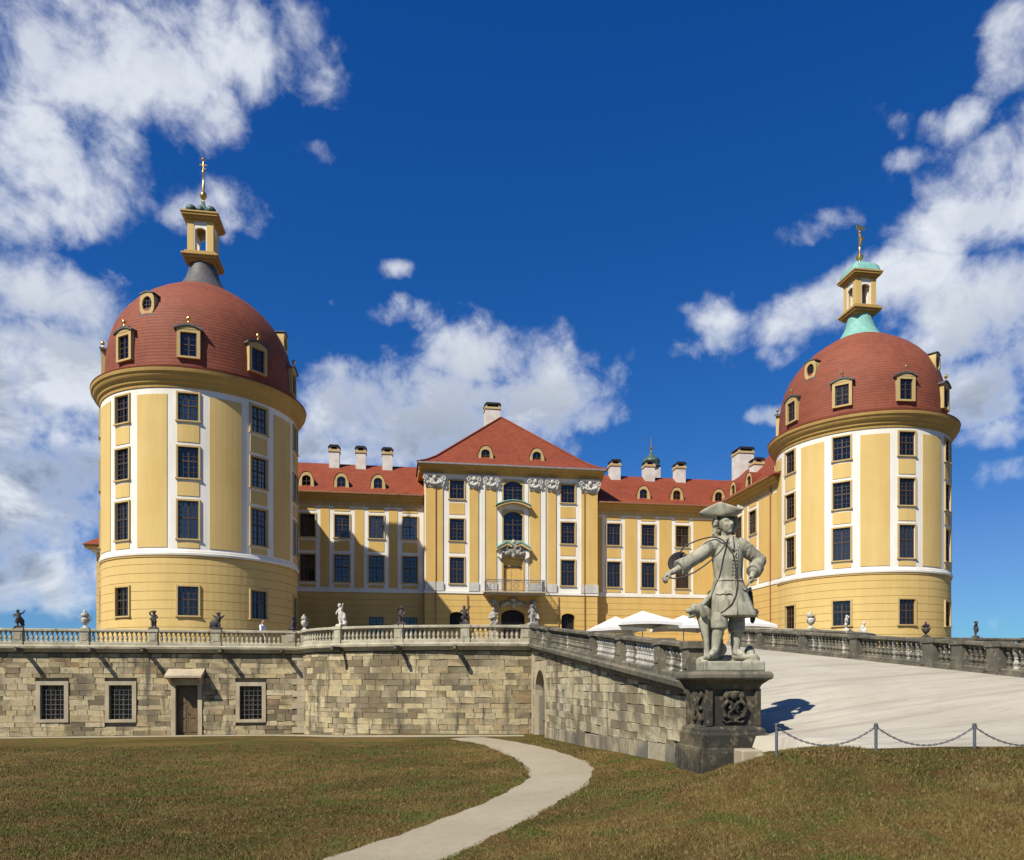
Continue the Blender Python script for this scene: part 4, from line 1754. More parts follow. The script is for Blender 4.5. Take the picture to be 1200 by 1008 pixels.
    if cap == 'green':
        rf.lathe([(1.18, hz(31.26)), (1.12, hz(31.36)), (1.02, hz(31.7)), (.82, hz(31.98)), (.45, hz(32.15)), (.16, hz(32.22)), (.10, hz(32.4))], 32, (u0, v0, 0), fn=sqr)
    else:
        rf.lathe([(1.14, hz(31.26)), (1.0, hz(31.34)), (.62, hz(31.42)), (.50, hz(31.75)), (.28, hz(32.0)), (.14, hz(32.3)), (.10, hz(32.55))], 32, (u0, v0, 0), fn=sqr)
        for sx in (-1, 1):
            for sy in (-1, 1):
                rf.ell((u0 + sx * .62, v0 + sy * .62, hz(31.6)), (.36, .36, .30), 12, 8)
            rf.ell((u0 + sx * .7, v0, hz(31.55)), (.26, .26, .24), 12, 8)
            rf.ell((u0, v0 + sx * .7, hz(31.55)), (.26, .26, .24), 12, 8)
    rf.build('cap', capm2, ln, smooth='all')
    fi = MB()
    if cap == 'green':
        fi.lathe([(.10, 32.35), (.06, 32.5), (.26, 32.68), (.27, 32.85), (.12, 33.0), (.05, 33.05), (.09, 33.5), (.05, 33.6), (.05, 34.0)], 10, (u0, v0, E))
        fi.limb((u0, v0, hz(33.6)), .1, (u0 + .08, v0, hz(34.1)), .16, 8)
        fi.limb((u0 + .08, v0, hz(34.1)), .15, (u0 - .02, v0, hz(34.5)), .1, 8)
        fi.ell((u0 - .02, v0, hz(34.68)), .13, 8, 6)
        fi.limb((u0 + .1, v0, hz(34.4)), .06, (u0 + .34, v0, hz(34.2)), .05, 6)
        fi.limb((u0, v0, hz(34.45)), .06, (u0 - .1, v0, hz(34.95)), .05, 6)
        fi.prism([(u0 - .28, hz(34.95)), (u0 + .42, hz(34.90)), (u0 + .5, hz(35.08)), (u0 + .2, hz(35.12)), (u0 - .1, hz(35.3)), (u0 - .26, hz(35.25))], 'y', v0 - .03, v0 + .03)
    else:
        fi.lathe([(.10, 32.5), (.05, 32.65), (.2, 32.82), (.24, 32.98), (.18, 33.14), (.07, 33.25), (.10, 33.7), (.05, 33.9), (.04, 34.4), (.10, 34.5), (.10, 34.62), (.035, 34.7), (.03, 35.35)], 10, (u0, v0, E))
        fi.box(u0 - .24, u0 + .24, v0 - .03, v0 + .03, hz(35.0), hz(35.07))
        fi.ell((u0, v0, hz(35.42)), .11, 8, 6)
        fi.prism([(u0 - .05, hz(34.72)), (u0 + .2, hz(34.80)), (u0 - .05, hz(34.90))], 'y', v0 - .02, v0 + .02)
    fi.build('finial', 'gilt', ln, smooth=True)
    # downpipe
    return root


tower('stout yellow round tower with red dome and dark-capped lantern, shading the left wing', 0.0, 0.0, 5.2, (-22, 83, 170, 240), 'dark',
      {(0, 1), (8, 1), (1, 1), (0, 3), (1, 3), (1, 2)}, {(0, 2), (0, 0), (1, 0), (8, 0), (8, 2)})
tower('stout yellow round tower with red dome and green copper-capped lantern beyond the ramp', 48.24, -.18, -4.0, (-70, 35, 120, 200), 'green',
      {(8, 1), (0, 1)}, {(8, 2), (8, 0), (8, 3), (0, 2), (7, 1), (7, 3)})

# ------------------------------------------------------------------ palace front: wings and pavilion
WD = 12.3                      # wall plane of the wings
RD = 11.4                      # wall plane of the pavilion


def front_cornice(mb, u0, u1, d, h0, h1, proj):
    k = (h1 - h0)
    pr = [(d + .2, h0), (d - .02, h0), (d - .08, h0 + .08 * k), (d - .12, h0 + .32 * k), (d - proj * .55, h0 + .48 * k), (d - proj * .62, h0 + .70 * k), (d - proj * .92, h0 + .78 * k), (d - proj, h0 + .96 * k), (d - proj, h1), (d + .2, h1)]
    return mb.prism([(y, hz(z)) for (y, z) in pr], 'x', u0, u1)


def courses(root, fmap, a0, a1, h0, h1, holes, n, out=.05, mat='plaster_yellow'):
    ch = (h1 - h0) / n
    for i in range(n):
        b0, b1 = h0 + i * ch + .012, h0 + (i + 1) * ch - .012
        hl = sorted([q for q in holes if q[2] < b1 - .01 and q[3] > b0 + .01])
        edges = [a0] + [x for q in hl for x in (q[0], q[1])] + [a1]
        for p, q in zip(edges[::2], edges[1::2]):
            if q - p > .05:
                slab(MB(), fmap, p, q, b0, b1, out, .0).build('course', mat, root)
        for q in hl:
            if b1 - q[3] > .03:
                slab(MB(), fmap, q[0], q[1], q[3], b1, out, .0).build('course', mat, root)


def wing_front(root, fmap, a0, a1, bays, rot, place, hcor=15.35, low=(), pale=(), dim=()):
    """two storeys of windows over a banded ground floor; place(a, h) -> loc in root frame"""
    rows = [(8.60, 2.25, 3), (12.36, 1.92, 3)]
    ww = 1.24
    holes = [(b - ww / 2, b + ww / 2, h, h + q) for b in bays for (h, q, _) in rows]
    lows = [(b - .6, b + .6, h0, h1) for (b, h0, h1) in low]
    w = MB()
    wall_with_holes(w, fmap, a0, a1, 7.7, hcor + .05, holes, .3)
    w.build('wall', 'plaster_white', root)
    w = MB()
    wall_with_holes(w, fmap, a0, a1, HT - .05, 7.7, lows, .3)
    w.build('base', 'plaster_ochre', root)
    courses(root, fmap, a0, a1, HT, 7.66, lows, 11)
    slab(MB(), fmap, a0, a1, 7.72, 7.98, .09, 0).build('string_course', 'plaster_white', root)
    edges = [a0] + [x for b in bays for x in (b - 1.05, b + 1.05)] + [a1]
    for p, q in zip(edges[::2], edges[1::2]):
        if q - p > .15:
            slab(MB(), fmap, p, q, 8.12, hcor - .45, .035, 0).build('panel', 'plaster_yellow', root)
            slab(MB(), fmap, p, q, hcor - .3, hcor, .03, 0).build('frieze', 'stone_surround', root)
    for k, b in enumerate(bays):
        for (h0, h1) in ((8.10, 8.36), (11.22, 12.06), (14.62, 15.0)):
            slab(MB(), fmap, b - .66, b + .66, h0, h1, .035, 0).build('panel', 'plaster_yellow', root)
        slab(MB(), fmap, b - 1.0, b + 1.0, hcor - .3, hcor, .028, 0).build('frieze', 'stone_surround', root)
        for j, (h, q, nr) in enumerate(rows):
            cu = 'curtain_pale' if (k, j) in pale else ('curtain_dim' if (k, j) in dim else None)
            window(root, place(b, h), rot, ww, q, nr, cu)
    for (b, h0, h1) in low:
        window(root, place(b, h0), rot, 1.2, h1 - h0, 2, 'curtain_dim')


def roof_dormer(root, u, v, h, rot=0.0, s=1.0):
    """small arched dormer of plastered masonry; (u, v, h) foot of its face"""
    off = OFF[root.name]
    o = bpy.data.objects.new('dormer', None)
    link(o, root)
    o.location = (u - off[0], v - off[1], hz(h) - off[2])
    o.rotation_euler = (0, 0, rot)
    o.scale = (s, s, s)
    n = 10
    w, hh = .36, .95
    inner = [(-w, 0), (-w, hh - .3)] + [(-w * math.cos(PI * i / n), hh - .3 + .30 * math.sin(PI * i / n)) for i in range(1, n)] + [(w, hh - .3), (w, 0)]
    W2 = .60
    outer = [(-W2 - .05, 0), (-W2, .55)] + [(-.50 * math.cos(PI * i / n), .70 + .55 * math.sin(PI * i / n)) for i in range(1, n)] + [(W2, .55), (W2 + .05, 0)]
    fr = MB()
    k = len(fr.v)
    m = len(inner)
    for y in (-.06, .3):
        fr.v += [(x, y, z) for (x, z) in inner] + [(x, y, z) for (x, z) in outer]
    for i in range(m - 1):
        fr.f += [(i, i + 1, m + i + 1, m + i), (m + i, m + i + 1, 3 * m + i + 1, 3 * m + i), (i + 1, i, 2 * m + i, 2 * m + i + 1)]
    fr.build('frame', 'stone_surround', o, off=(0, 0, 0))
    bd = MB()
    for i in range(len(outer) - 1):
        (xa, za), (xb, zb) = outer[i], outer[i + 1]
        bd.quad((xa * 1.06, -.1, za + .03), (xb * 1.06, -.1, zb + .03), (xb * 1.02, 1.7, zb + .02), (xa * 1.02, 1.7, za + .02))
    bd.build('hood', 'roof_tiles', o, off=(0, 0, 0))
    sa = MB()
    sa.box(-.03, .03, .05, .1, 0, hh)
    sa.box(-w, w, .05, .1, hh * .5 - .025, hh * .5 + .025)
    sa.box(-w, -w + .06, .05, .1, 0, hh * .7)
    sa.box(w - .06, w, .05, .1, 0, hh * .7)
    sa.build('sash', 'timber_window', o, off=(0, 0, 0))
    MB().quad((-w, .11, 0), (w, .11, 0), (w, .11, hh), (-w, .11, hh)).build('pane', 'window_glass', o, off=(0, 0, 0), fix=False)
    MB().box(-w, w, .25, .28, 0, hh + .1).build('interior', 'dark_room', o, off=(0, 0, 0))


def chimney(root, u, v, h0, h1, w, d=None):
    d = d or w
    c = MB().box(u - w / 2, u + w / 2, v - d / 2, v + d / 2, hz(h0), hz(h1 - .62)).build('chimney', 'chimney_white', root)
    MB().box(u - w / 2 - .07, u + w / 2 + .07, v - d / 2 - .07, v + d / 2 + .07, hz(h1 - .62), hz(h1 - .42)).build('collar', 'stone_surround', c)
    t = MB()
    for sx in (-1, 1):
        for sy in (-1, 1):
            x, y = u + sx * (w / 2 - .1), v + sy * (d / 2 - .1)
            t.box(x - .1, x + .1, y - .1, y + .1, hz(h1 - .42), hz(h1 - .2))
    t.build('pillar', 'chimney_white', c)
    MB().box(u - w / 2 + .12, u + w / 2 - .12, v - d / 2 + .12, v + d / 2 - .12, hz(h1 - .42), hz(h1 - .24)).build('flue', 'soot', c)
    MB().prism([(u - w / 2 - .1, hz(h1 - .2)), (u + w / 2 + .1, hz(h1 - .2)), (u + w / 2 - .1, hz(h1)), (u - w / 2 + .1, hz(h1))], 'y', v - d / 2 - .1, v + d / 2 + .1).build('cowl', 'soot', c)


def wing_roof(root, u0, u1, d, eave=16.05, ridge=20.0, depth=10.0):
    q = [(d - .72, hz(eave)), (d - .1, hz(eave + .28)), (d + depth / 2, hz(ridge)), (d + depth + .1, hz(eave + .28)), (d + depth + .72, hz(eave))]
    return MB().prism(q, 'x', u0, u1).build('roof', 'roof_tiles', root)


def ffront(d):
    return lambda a, h, dp: (a, d + dp, hz(h))


# west wing
lw = cthing('palace_wing', 'three-storey yellow wing lying in the shadow of the west tower', 'building', 10, WD, ZT)
o3 = OFF[lw.name]
MB().box(2.0, 15.3, WD + .7, WD + 10, hz(HT), hz(16.0)).build('core', 'plaster_ochre', lw)
wing_front(lw, ffront(WD), 3.6, 15.32, [5.55, 8.40, 11.28, 14.14], 0, lambda a, h: (a - o3[0], WD - .01 - o3[1], hz(h) - o3[2]), low=[(11.28, 4.1, 5.6), (14.14, 4.1, 5.6)], pale={(2, 1), (3, 1)}, dim={(1, 0), (2, 0), (3, 0)})
front_cornice(MB(), 3.0, 15.3, WD, 15.34, 16.04, .62).build('cornice', 'cornice_ochre', lw)
wr = wing_roof(lw, 2.0, 23.0, WD)
MB().box(3.0, 15.2, WD - .80, WD - .70, hz(15.98), hz(16.10)).build('gutter', 'pipe_brown', lw)
for x in (359, 400, 443):
    roof_dormer(lw, u_of_pix(x, WD + .55)[0], WD + .55, 16.75)
for x in (392, 423, 454):
    chimney(lw, u_of_pix(x, WD + 4.6)[0], WD + 4.6, 19.2, zpix(x, 523 + (x - 392) * .05, WD + 4.6) - E, .90)

# east wing
rwg = cthing('palace_wing', 'sunlit three-storey yellow wing behind the white parasols', 'building', 36, WD, ZT)
o4 = OFF[rwg.name]
MB().box(30.5, 42.2, WD + .7, WD + 10, hz(HT), hz(16.0)).build('core', 'plaster_ochre', rwg)
wing_front(rwg, ffront(WD), 30.47, 42.3, [32.3, 35.53, 38.77], 0, lambda a, h: (a - o4[0], WD - .01 - o4[1], hz(h) - o4[2]), low=[], pale=set(), dim={(0, 0), (1, 0), (2, 0), (0, 1), (2, 1)})
front_cornice(MB(), 30.5, 42.3, WD, 15.34, 16.04, .62).build('cornice', 'cornice_ochre', rwg)
wing_roof(rwg, 23.02, 47.3, WD)
MB().box(30.6, 41.7, WD - .80, WD - .70, hz(15.98), hz(16.10)).build('gutter', 'pipe_brown', rwg)
for x in (754, 793, 842):
    roof_dormer(rwg, u_of_pix(x, WD + .55)[0], WD + .55, 16.70)
for x, y in ((720, 540), (760, 541), (796, 543)):
    chimney(rwg, u_of_pix(x, WD + 4.6)[0], WD + 4.6, 19.2, zpix(x, y, WD + 4.6) - E, .95)

# east side wing, running forward to the tower
SUi = 42.3
sw = cthing('palace_wing', 'short yellow side wing joining the front to the green-capped tower', 'building', 46, 8, ZT)
o5 = OFF[sw.name]
MB().box(SUi + .7, 52.0, 3.0, 22, hz(HT), hz(16.0)).build('core', 'plaster_ochre', sw)
fs = lambda a, h, dp: (SUi + dp, WD - a, hz(h))
wing_front(sw, fs, 0.0, 12.3, [1.5, 4.15, 6.8], -PI / 2, lambda a, h: (SUi - .01 - o5[0], WD - a - o5[1], hz(h) - o5[2]), pale=set(), dim={(0, 0), (1, 1)})
k = 16.04 - 15.34
pr = [(SUi + .2, 15.34), (SUi - .02, 15.34), (SUi - .08, 15.40), (SUi - .12, 15.56), (SUi - .34, 15.68), (SUi - .38, 15.83), (SUi - .57, 15.89), (SUi - .62, 16.01), (SUi - .62, 16.04), (SUi + .2, 16.04)]
MB().prism([(x, hz(z)) for (x, z) in pr], 'y', 1.0, WD).build('cornice', 'cornice_ochre', sw)
rp = [(SUi - .72, hz(16.05)), (SUi - .1, hz(16.33)), (SUi + 5.2, hz(21.2)), (SUi + 10.5, hz(16.33)), (SUi + 11.1, hz(16.05))]
MB().prism(rp, 'y', .5, 24).build('roof', 'roof_tiles', sw)
MB().box(SUi - .80, SUi - .70, 1.5, WD - .9, hz(15.98), hz(16.10)).build('gutter', 'pipe_brown', sw)
roof_dormer(sw, SUi + .55, 7.3, 16.75, -PI / 2)
roof_dormer(sw, SUi + .55, 10.4, 16.75, -PI / 2)
chimney(sw, SUi + 5.2, 18.3, 20.0, 23.5, 1.6)
chimney(sw, SUi + 3.0, 10.9, 18.0, 20.3, .95)
pp = [(SUi - .12, 2.35, hz(16.0)), (SUi - .12, 2.35, hz(15.3)), (SUi - .12, 2.35, hz(HT))]
MB().tube(pp, .045, 8).build('downpipe', 'pipe_brown', sw)
# west side wing (mostly behind the west tower)
sww = cthing('palace_wing', 'yellow side wing behind the west tower', 'building', 0, 9, ZT)
MB().box(-4.0, 4.2, 3.0, 22, hz(HT), hz(16.0)).build('wall', 'plaster_yellow', sww)
rp = [(-4.9, hz(16.0)), (0, hz(19.6)), (4.6, hz(16.0))]
MB().prism(rp, 'y', 2.0, 24).build('roof', 'roof_tiles', sww)
# low annex whose corner shows past the west tower
an = cthing('annex', 'low rusticated annex with red hipped roof showing past the west tower', 'building', -6, 14, ZT)
ax0, axv = u_of_pix(113, 6.5)[0], 6.5
he = zpix(113, 640, axv) - E
w = MB().box(ax0 + .05, -3.9, axv + .05, axv + 16, hz(HT - .05), hz(he))
w.build('wall', 'plaster_ochre', an)
nb_ = 15
for i in range(nb_):
    c0 = HT + (he - .5 - HT) * i / nb_ + .012
    c1 = HT + (he - .5 - HT) * (i + 1) / nb_ - .012
    MB().box(ax0, -3.95, axv, axv + 15.9, hz(c0), hz(c1)).build('course', 'plaster_yellow', an)
MB().box(ax0 + .45, ax0 + .75, axv - .05, axv, hz(HT), hz(he - .5)).build('corner_strip', 'plaster_white', an)
MB().box(ax0 - .25, -3.9, axv - .25, axv + 16.2, hz(he - .48), hz(he - .22)).build('cornice', 'plaster_white', an)
MB().box(ax0 - .62, -3.9, axv - .62, axv + 16.6, hz(he - .22), hz(he)).build('eaves', 'cornice_ochre', an)
rf = MB()
x0, x1, y0, y1 = ax0 - .75, -3.9, axv - .75, axv + 16.7
rings = [(0, 0), (.8, .62), (3.4, 3.4)]
for (i0, z0), (i1, z1) in zip(rings, rings[1:]):
    A_ = [(x0 + i0, y0 + i0, hz(he + z0)), (x1, y0 + i0, hz(he + z0)), (x1, y1 - i0, hz(he + z0)), (x0 + i0, y1 - i0, hz(he + z0))]
    B_ = [(x0 + i1, y0 + i1, hz(he + z1)), (x1, y0 + i1, hz(he + z1)), (x1, y1 - i1, hz(he + z1)), (x0 + i1, y1 - i1, hz(he + z1))]
    for j in range(4):
        rf.quad(A_[j], A_[(j + 1) % 4], B_[(j + 1) % 4], B_[j])
rf.quad(*[(x0 + 3.4, y0 + 3.4, hz(he + 3.4)), (x1, y0 + 3.4, hz(he + 3.4)), (x1, y1 - 3.4, hz(he + 3.4)), (x0 + 3.4, y1 - 3.4, hz(he + 3.4))])
rf.build('roof', 'roof_tiles', an)

# central pavilion
PC = 23.0
pv = cthing('central_pavilion', 'tall yellow central pavilion with hipped red roof, pilasters and balcony', 'building', PC, RD, ZT)
o6 = OFF[pv.name]
PL, PR = 15.35, 30.55
MB().box(PL + .02, PR - .02, RD + .7, RD + 14.5, hz(HT), hz(18.6)).build('core', 'plaster_yellow', pv)
wcol = [PC - 4.88, PC + 4.88]
prow = [(8.52, 2.23, 3), (12.2, 1.86, 3), (15.80, 1.58, 2)]
holes = [(b - .62, b + .62, h, h + q) for b in wcol for (h, q, _) in prow]
cen = [(PC - .85, PC + .85, 12.35, 14.85), (PC - .85, PC + .85, 15.80, 17.5), (PC - .85, PC + .85, 7.75, 10.75)]
plow = [(PC - 1.05, PC + 1.05, HT, 6.35), (PC - 5.5, PC - 4.3, 4.6, 6.1), (PC + 4.3, PC + 5.5, 4.6, 6.1)]
fp = ffront(RD)
w = MB()
wall_with_holes(w, fp, PL, PR, 7.66, 18.0, holes + cen, .35)
w.build('wall', 'plaster_white', pv)
w = MB()
wall_with_holes(w, fp, PL, PR, HT - .05, 7.66, plow, .45)
w.build('base', 'plaster_ochre', pv)
courses(pv, fp, PL, PR, HT, 7.62, plow, 11)
for s_ in (-1, 1):       # returns of the projecting block
    x = PL if s_ < 0 else PR
    MB().box(min(x, x + .3 * -s_), max(x, x + .3 * -s_), RD + .001, RD + 1.2, hz(HT), hz(18.0)).build('return_wall', 'plaster_yellow', pv)
slab(MB(), fp, PL - .06, PR + .06, 7.66, 7.86, .12, 0).build('string_course', 'plaster_white', pv)
for b in wcol:
    for (h0, h1) in ((11.15, 11.95), (14.45, 15.45)):
        slab(MB(), fp, b - .68, b + .68, h0, h1, .03, 0).build('panel', 'plaster_yellow', pv)
    for j, (h, q, nr) in enumerate(prow):
        window(pv, (b - o6[0], RD - .01 - o6[1], hz(h) - o6[2]), 0, 1.24, q, nr, 'curtain_dim' if j == 0 else None)
# giant pilasters with stuccoed capitals
capm_ = None


def capital(pil, u, w_, h0, h1):
    c = MB()
    c.box(u - w_ / 2 - .02, u + w_ / 2 + .02, RD - .16, RD, hz(h0), hz(h0 + .12))
    c.prism([(u - w_ / 2, hz(h0 + .1)), (u + w_ / 2, hz(h0 + .1)), (u + w_ / 2 + .12, hz(h1 - .16)), (u - w_ / 2 - .12, hz(h1 - .16))], 'y', RD - .20, RD)
    c.box(u - w_ / 2 - .18, u + w_ / 2 + .18, RD - .34, RD, hz(h1 - .16), hz(h1))
    for s_ in (-1, 1):
        x = u + s_ * (w_ / 2 + .02)
        pts = []
        for i in range(22):
            t = i / 21 * 2.6 * PI
            r = .22 * (1 - i / 26)
            pts.append((x + s_ * (.04 - r * math.cos(t)), RD - .30, hz(h1 - .42) + r * math.sin(t)))
        c.tube(pts, .055, 6)
        c.tube([(x, RD - .24, hz(h0 + .15)), (x + s_ * .1, RD - .34, hz(h0 + .45)), (x + s_ * .04, RD - .36, hz(h1 - .7))], [.05, .09, .05], 6)
    for i in range(5):
        x = u - w_ * .4 + w_ * .8 * i / 4
        c.ell((x, RD - .24, hz(h0 + .35 + .12 * math.sin(i * 2.2))), (.10, .09, .17), 8, 6)
    c.ell((u, RD - .30, hz(h1 - .35)), (.17, .12, .2), 8, 6)
    c.tube([(u - w_ / 2, RD - .26, hz(h1 - .6)), (u - w_ * .2, RD - .3, hz(h1 - .85)), (u, RD - .3, hz(h1 - .9)), (u + w_ * .2, RD - .3, hz(h1 - .85)), (u + w_ / 2, RD - .26, hz(h1 - .6))], [.04, .08, .1, .08, .04], 6)
    c.build('capital', 'stucco_grey', pil, smooth=True)


def strip(u0, u1, h0, h1, mat='plaster_yellow', out=.06):
    return slab(MB(), fp, u0, u1, h0, h1, out, 0).build('pilaster', mat, pv)


for s_ in (-1, 1):
    for (c_, w_) in ((1.92, .92), (3.42, .76), (6.82, 1.46)):
        u = PC + s_ * c_
        p_ = strip(u - w_ / 2, u + w_ / 2, 8.62, 16.72, out=.10)
        slab(MB(), fp, u - w_ / 2 - .06, u + w_ / 2 + .06, 7.87, 8.62, .16, 0).build('pilaster_base', 'stucco_grey', p_)
        capital(p_, u, w_, 16.72, 17.86)
    # bright strips between the paired pilasters
    u = PC + s_ * 2.66
    strip(u - .2, u + .2, 7.87, 17.85, 'plaster_white', .13)
# carved swags in the frieze
front_cornice(MB(), PL - .5, PR + .5, RD, 17.9, 18.62, .72).build('cornice', 'cornice_ochre', pv)
sd = MB()
for x in (PL - .5, PR + .5):
    sd.box(min(x, x - math.copysign(.5, x - PC)), max(x, x - math.copysign(.5, x - PC)), RD + .2, RD + 14.5, hz(17.95), hz(18.62))
sd.build('side_cornice', 'cornice_ochre', pv)
MB().box(PL - .62, PR + .62, RD - .86, RD - .74, hz(18.54), hz(18.68)).build('gutter', 'zinc', pv)
rings = [(8.28, 18.62), (7.5, 19.0), (6.6, 19.62), (.03, 25.55)]
cv = RD + 7.5
rf = MB()
for (a, z0), (b, z1) in zip(rings, rings[1:]):
    A_ = [(PC + x * a, cv + y * a, hz(z0)) for x, y in ((-1, -1), (1, -1), (1, 1), (-1, 1))]
    B_ = [(PC + x * b, cv + y * b, hz(z1)) for x, y in ((-1, -1), (1, -1), (1, 1), (-1, 1))]
    for j in range(4):
        rf.quad(A_[j], A_[(j + 1) % 4], B_[(j + 1) % 4], B_[j])
rf.quad(*[(PC + x * .03, cv + y * .03, hz(25.55)) for x, y in ((-1, -1), (1, -1), (1, 1), (-1, 1))])
pvr = rf.build('roof', 'roof_tiles', pv)
for x, y in ((-1, -1), (1, -1)):
    MB().tube([(PC + x * a, cv + y * a, hz(z0 + .03)) for (a, z0) in rings], .11, 6).build('hip_tiles', 'roof_tiles', pvr)
for x in (569, 629):
    roof_dormer(pv, u_of_pix(x, RD + 1.05)[0], RD + 1.05, 19.45, s=1.08)
chimney(pv, PC - .75, cv + .9, 24.0, 27.1, 1.45, 1.3)
# centre bay: two tall windows, hoods, blind door
for (h, q) in ((12.35, 2.5), (15.80, 1.7)):
    window(pv, (0, RD - .01 - o6[1], hz(h) - o6[2]), 0, 1.7, q, 3, None, 'arch')
for s_ in (-1, 1):
    slab(MB(), fp, PC + s_ * 1.12 - .22, PC + s_ * 1.12 + .22, 7.87, 17.85, .07, 0).build('jamb_strip', 'plaster_white', pv)


def segment(u0, u1, h, rise, t):
    n = 12
    lo = [(u0 + (u1 - u0) * i / n, hz(h + rise * math.sin(PI * i / n))) for i in range(n + 1)]
    return lo + [(x, z + t) for (x, z) in lo[::-1]]


MB().prism(segment(PC - 1.45, PC + 1.45, 15.08, .42, .2), 'y', RD - .62, RD).build('window_hood', 'stone_surround', pv)
MB().prism(segment(PC - 1.55, PC + 1.55, 15.29, .42, .07), 'y', RD - .70, RD).build('hood_cover', 'copper_green', pv)
hb = MB()
for s_ in (-1, 1):
    poly = [(PC + s_ * .15, hz(11.85)), (PC + s_ * .6, hz(12.08)), (PC + s_ * 1.5, hz(11.55)), (PC + s_ * 1.5, hz(11.38)), (PC + s_ * .6, hz(11.85)), (PC + s_ * .15, hz(11.66))]
    MB().prism(poly, 'y', RD - .62, RD).build('door_hood', 'stone_surround', pv)
    poly = [(x, z + .17 if i < 3 else z + .19) for i, (x, z) in enumerate(poly[:3])] + [(x, z + .02) for (x, z) in poly[:3][::-1]]
    MB().prism(poly, 'y', RD - .68, RD).build('hood_cover', 'copper_green', pv)
    ct_ = MB().prism([(PC + s_ * 1.05, hz(10.7)), (PC + s_ * 1.38, hz(10.9)), (PC + s_ * 1.38, hz(11.45)), (PC + s_ * 1.05, hz(11.45))], 'y', RD - .4, RD)
    ct_.build('console', 'plaster_white', pv)
cz = MB()
for (x, z, a, b) in ((0, 11.55, .34, .5), (-.4, 11.3, .24, .3), (.4, 11.3, .24, .3), (0, 12.15, .22, .24), (-.28, 11.95, .16, .2), (.28, 11.95, .16, .2), (-.62, 11.15, .2, .2), (.62, 11.15, .2, .2), (0, 10.98, .2, .22), (-.9, 11.25, .14, .16), (.9, 11.25, .14, .16)):
    cz.ell((PC + x, RD - .32, hz(z)), (a, .22, b), 10, 7)
for s_ in (-1, 1):
    cz.tube([(PC + s_ * .2, RD - .45, hz(11.9)), (PC + s_ * .55, RD - .5, hz(11.75)), (PC + s_ * .6, RD - .48, hz(11.45)), (PC + s_ * .42, RD - .46, hz(11.4))], [.05, .08, .07, .03], 6)
remesh(cz, 'cartouche', 'ornament_stone', .035, 1, pv, (-PC, -RD, -ZT))
dd = MB().box(PC - .85, PC + .85, RD + .18, RD + .3, hz(7.7), hz(10.75)).build('balcony_door', 'door_ochre', pv)
MB().box(PC - .8, PC + .8, RD + .12, RD + .179, hz(10.02), hz(10.12)).build('transom', 'timber_window', dd)
for s_ in (-1, 1):
    lf = MB()
    for (z0, z1) in ((7.95, 8.75), (8.9, 9.9)):
        lf.box(PC + s_ * .42 - .30, PC + s_ * .42 + .30, RD + .15, RD + .179, hz(z0), hz(z1))
    lf.build('door_panel', 'door_ochre', dd)
ring(MB(), PC - .85, PC + .85, hz(7.9), hz(10.75), .16, RD - .12, RD + .1, 0).build('door_frame', 'plaster_ochre', dd)
# balcony
BY0 = RD - 1.55
bal = MB()
bal.box(PC - 2.55, PC + 2.55, BY0, RD - .13, hz(7.50), hz(7.64))
bal.box(PC - 2.68, PC + 2.68, BY0 - .1, RD - .13, hz(7.64), hz(7.74))
balo = bal.build('balcony', 'sandstone_trim', pv)
rl_ = MB()
tops = [(PC - 2.5, RD - .15), (PC - 2.5, BY0 + .02), (PC + 2.5, BY0 + .02), (PC + 2.5, RD - .15)]
for z, r in ((hz(8.72), .035), (hz(8.55), .02), (hz(7.86), .025)):
    rl_.tube([(x, y, z) for (x, y) in tops], r, 6)
for i in range(45):
    x = PC - 2.5 + 5.0 * i / 44
    rl_.box(x - .011, x + .011, BY0 + .01, BY0 + .03, hz(7.74), hz(8.72))
for s_ in (-1, 1):
    for i in range(1, 12):
        y = BY0 + (RD - .15 - BY0) * i / 12
        rl_.box(PC + s_ * 2.5 - .011, PC + s_ * 2.5 + .011, y - .01, y + .01, hz(7.74), hz(8.72))
for i in range(5):
    x = PC - 2.0 + i
    rl_.tube([(x + .2 * math.cos(t), BY0, hz(8.22) + .22 * math.sin(t)) for t in [2 * PI * j / 14 for j in range(15)]], .016, 5)
rl_.build('railing', 'iron_grey', balo)
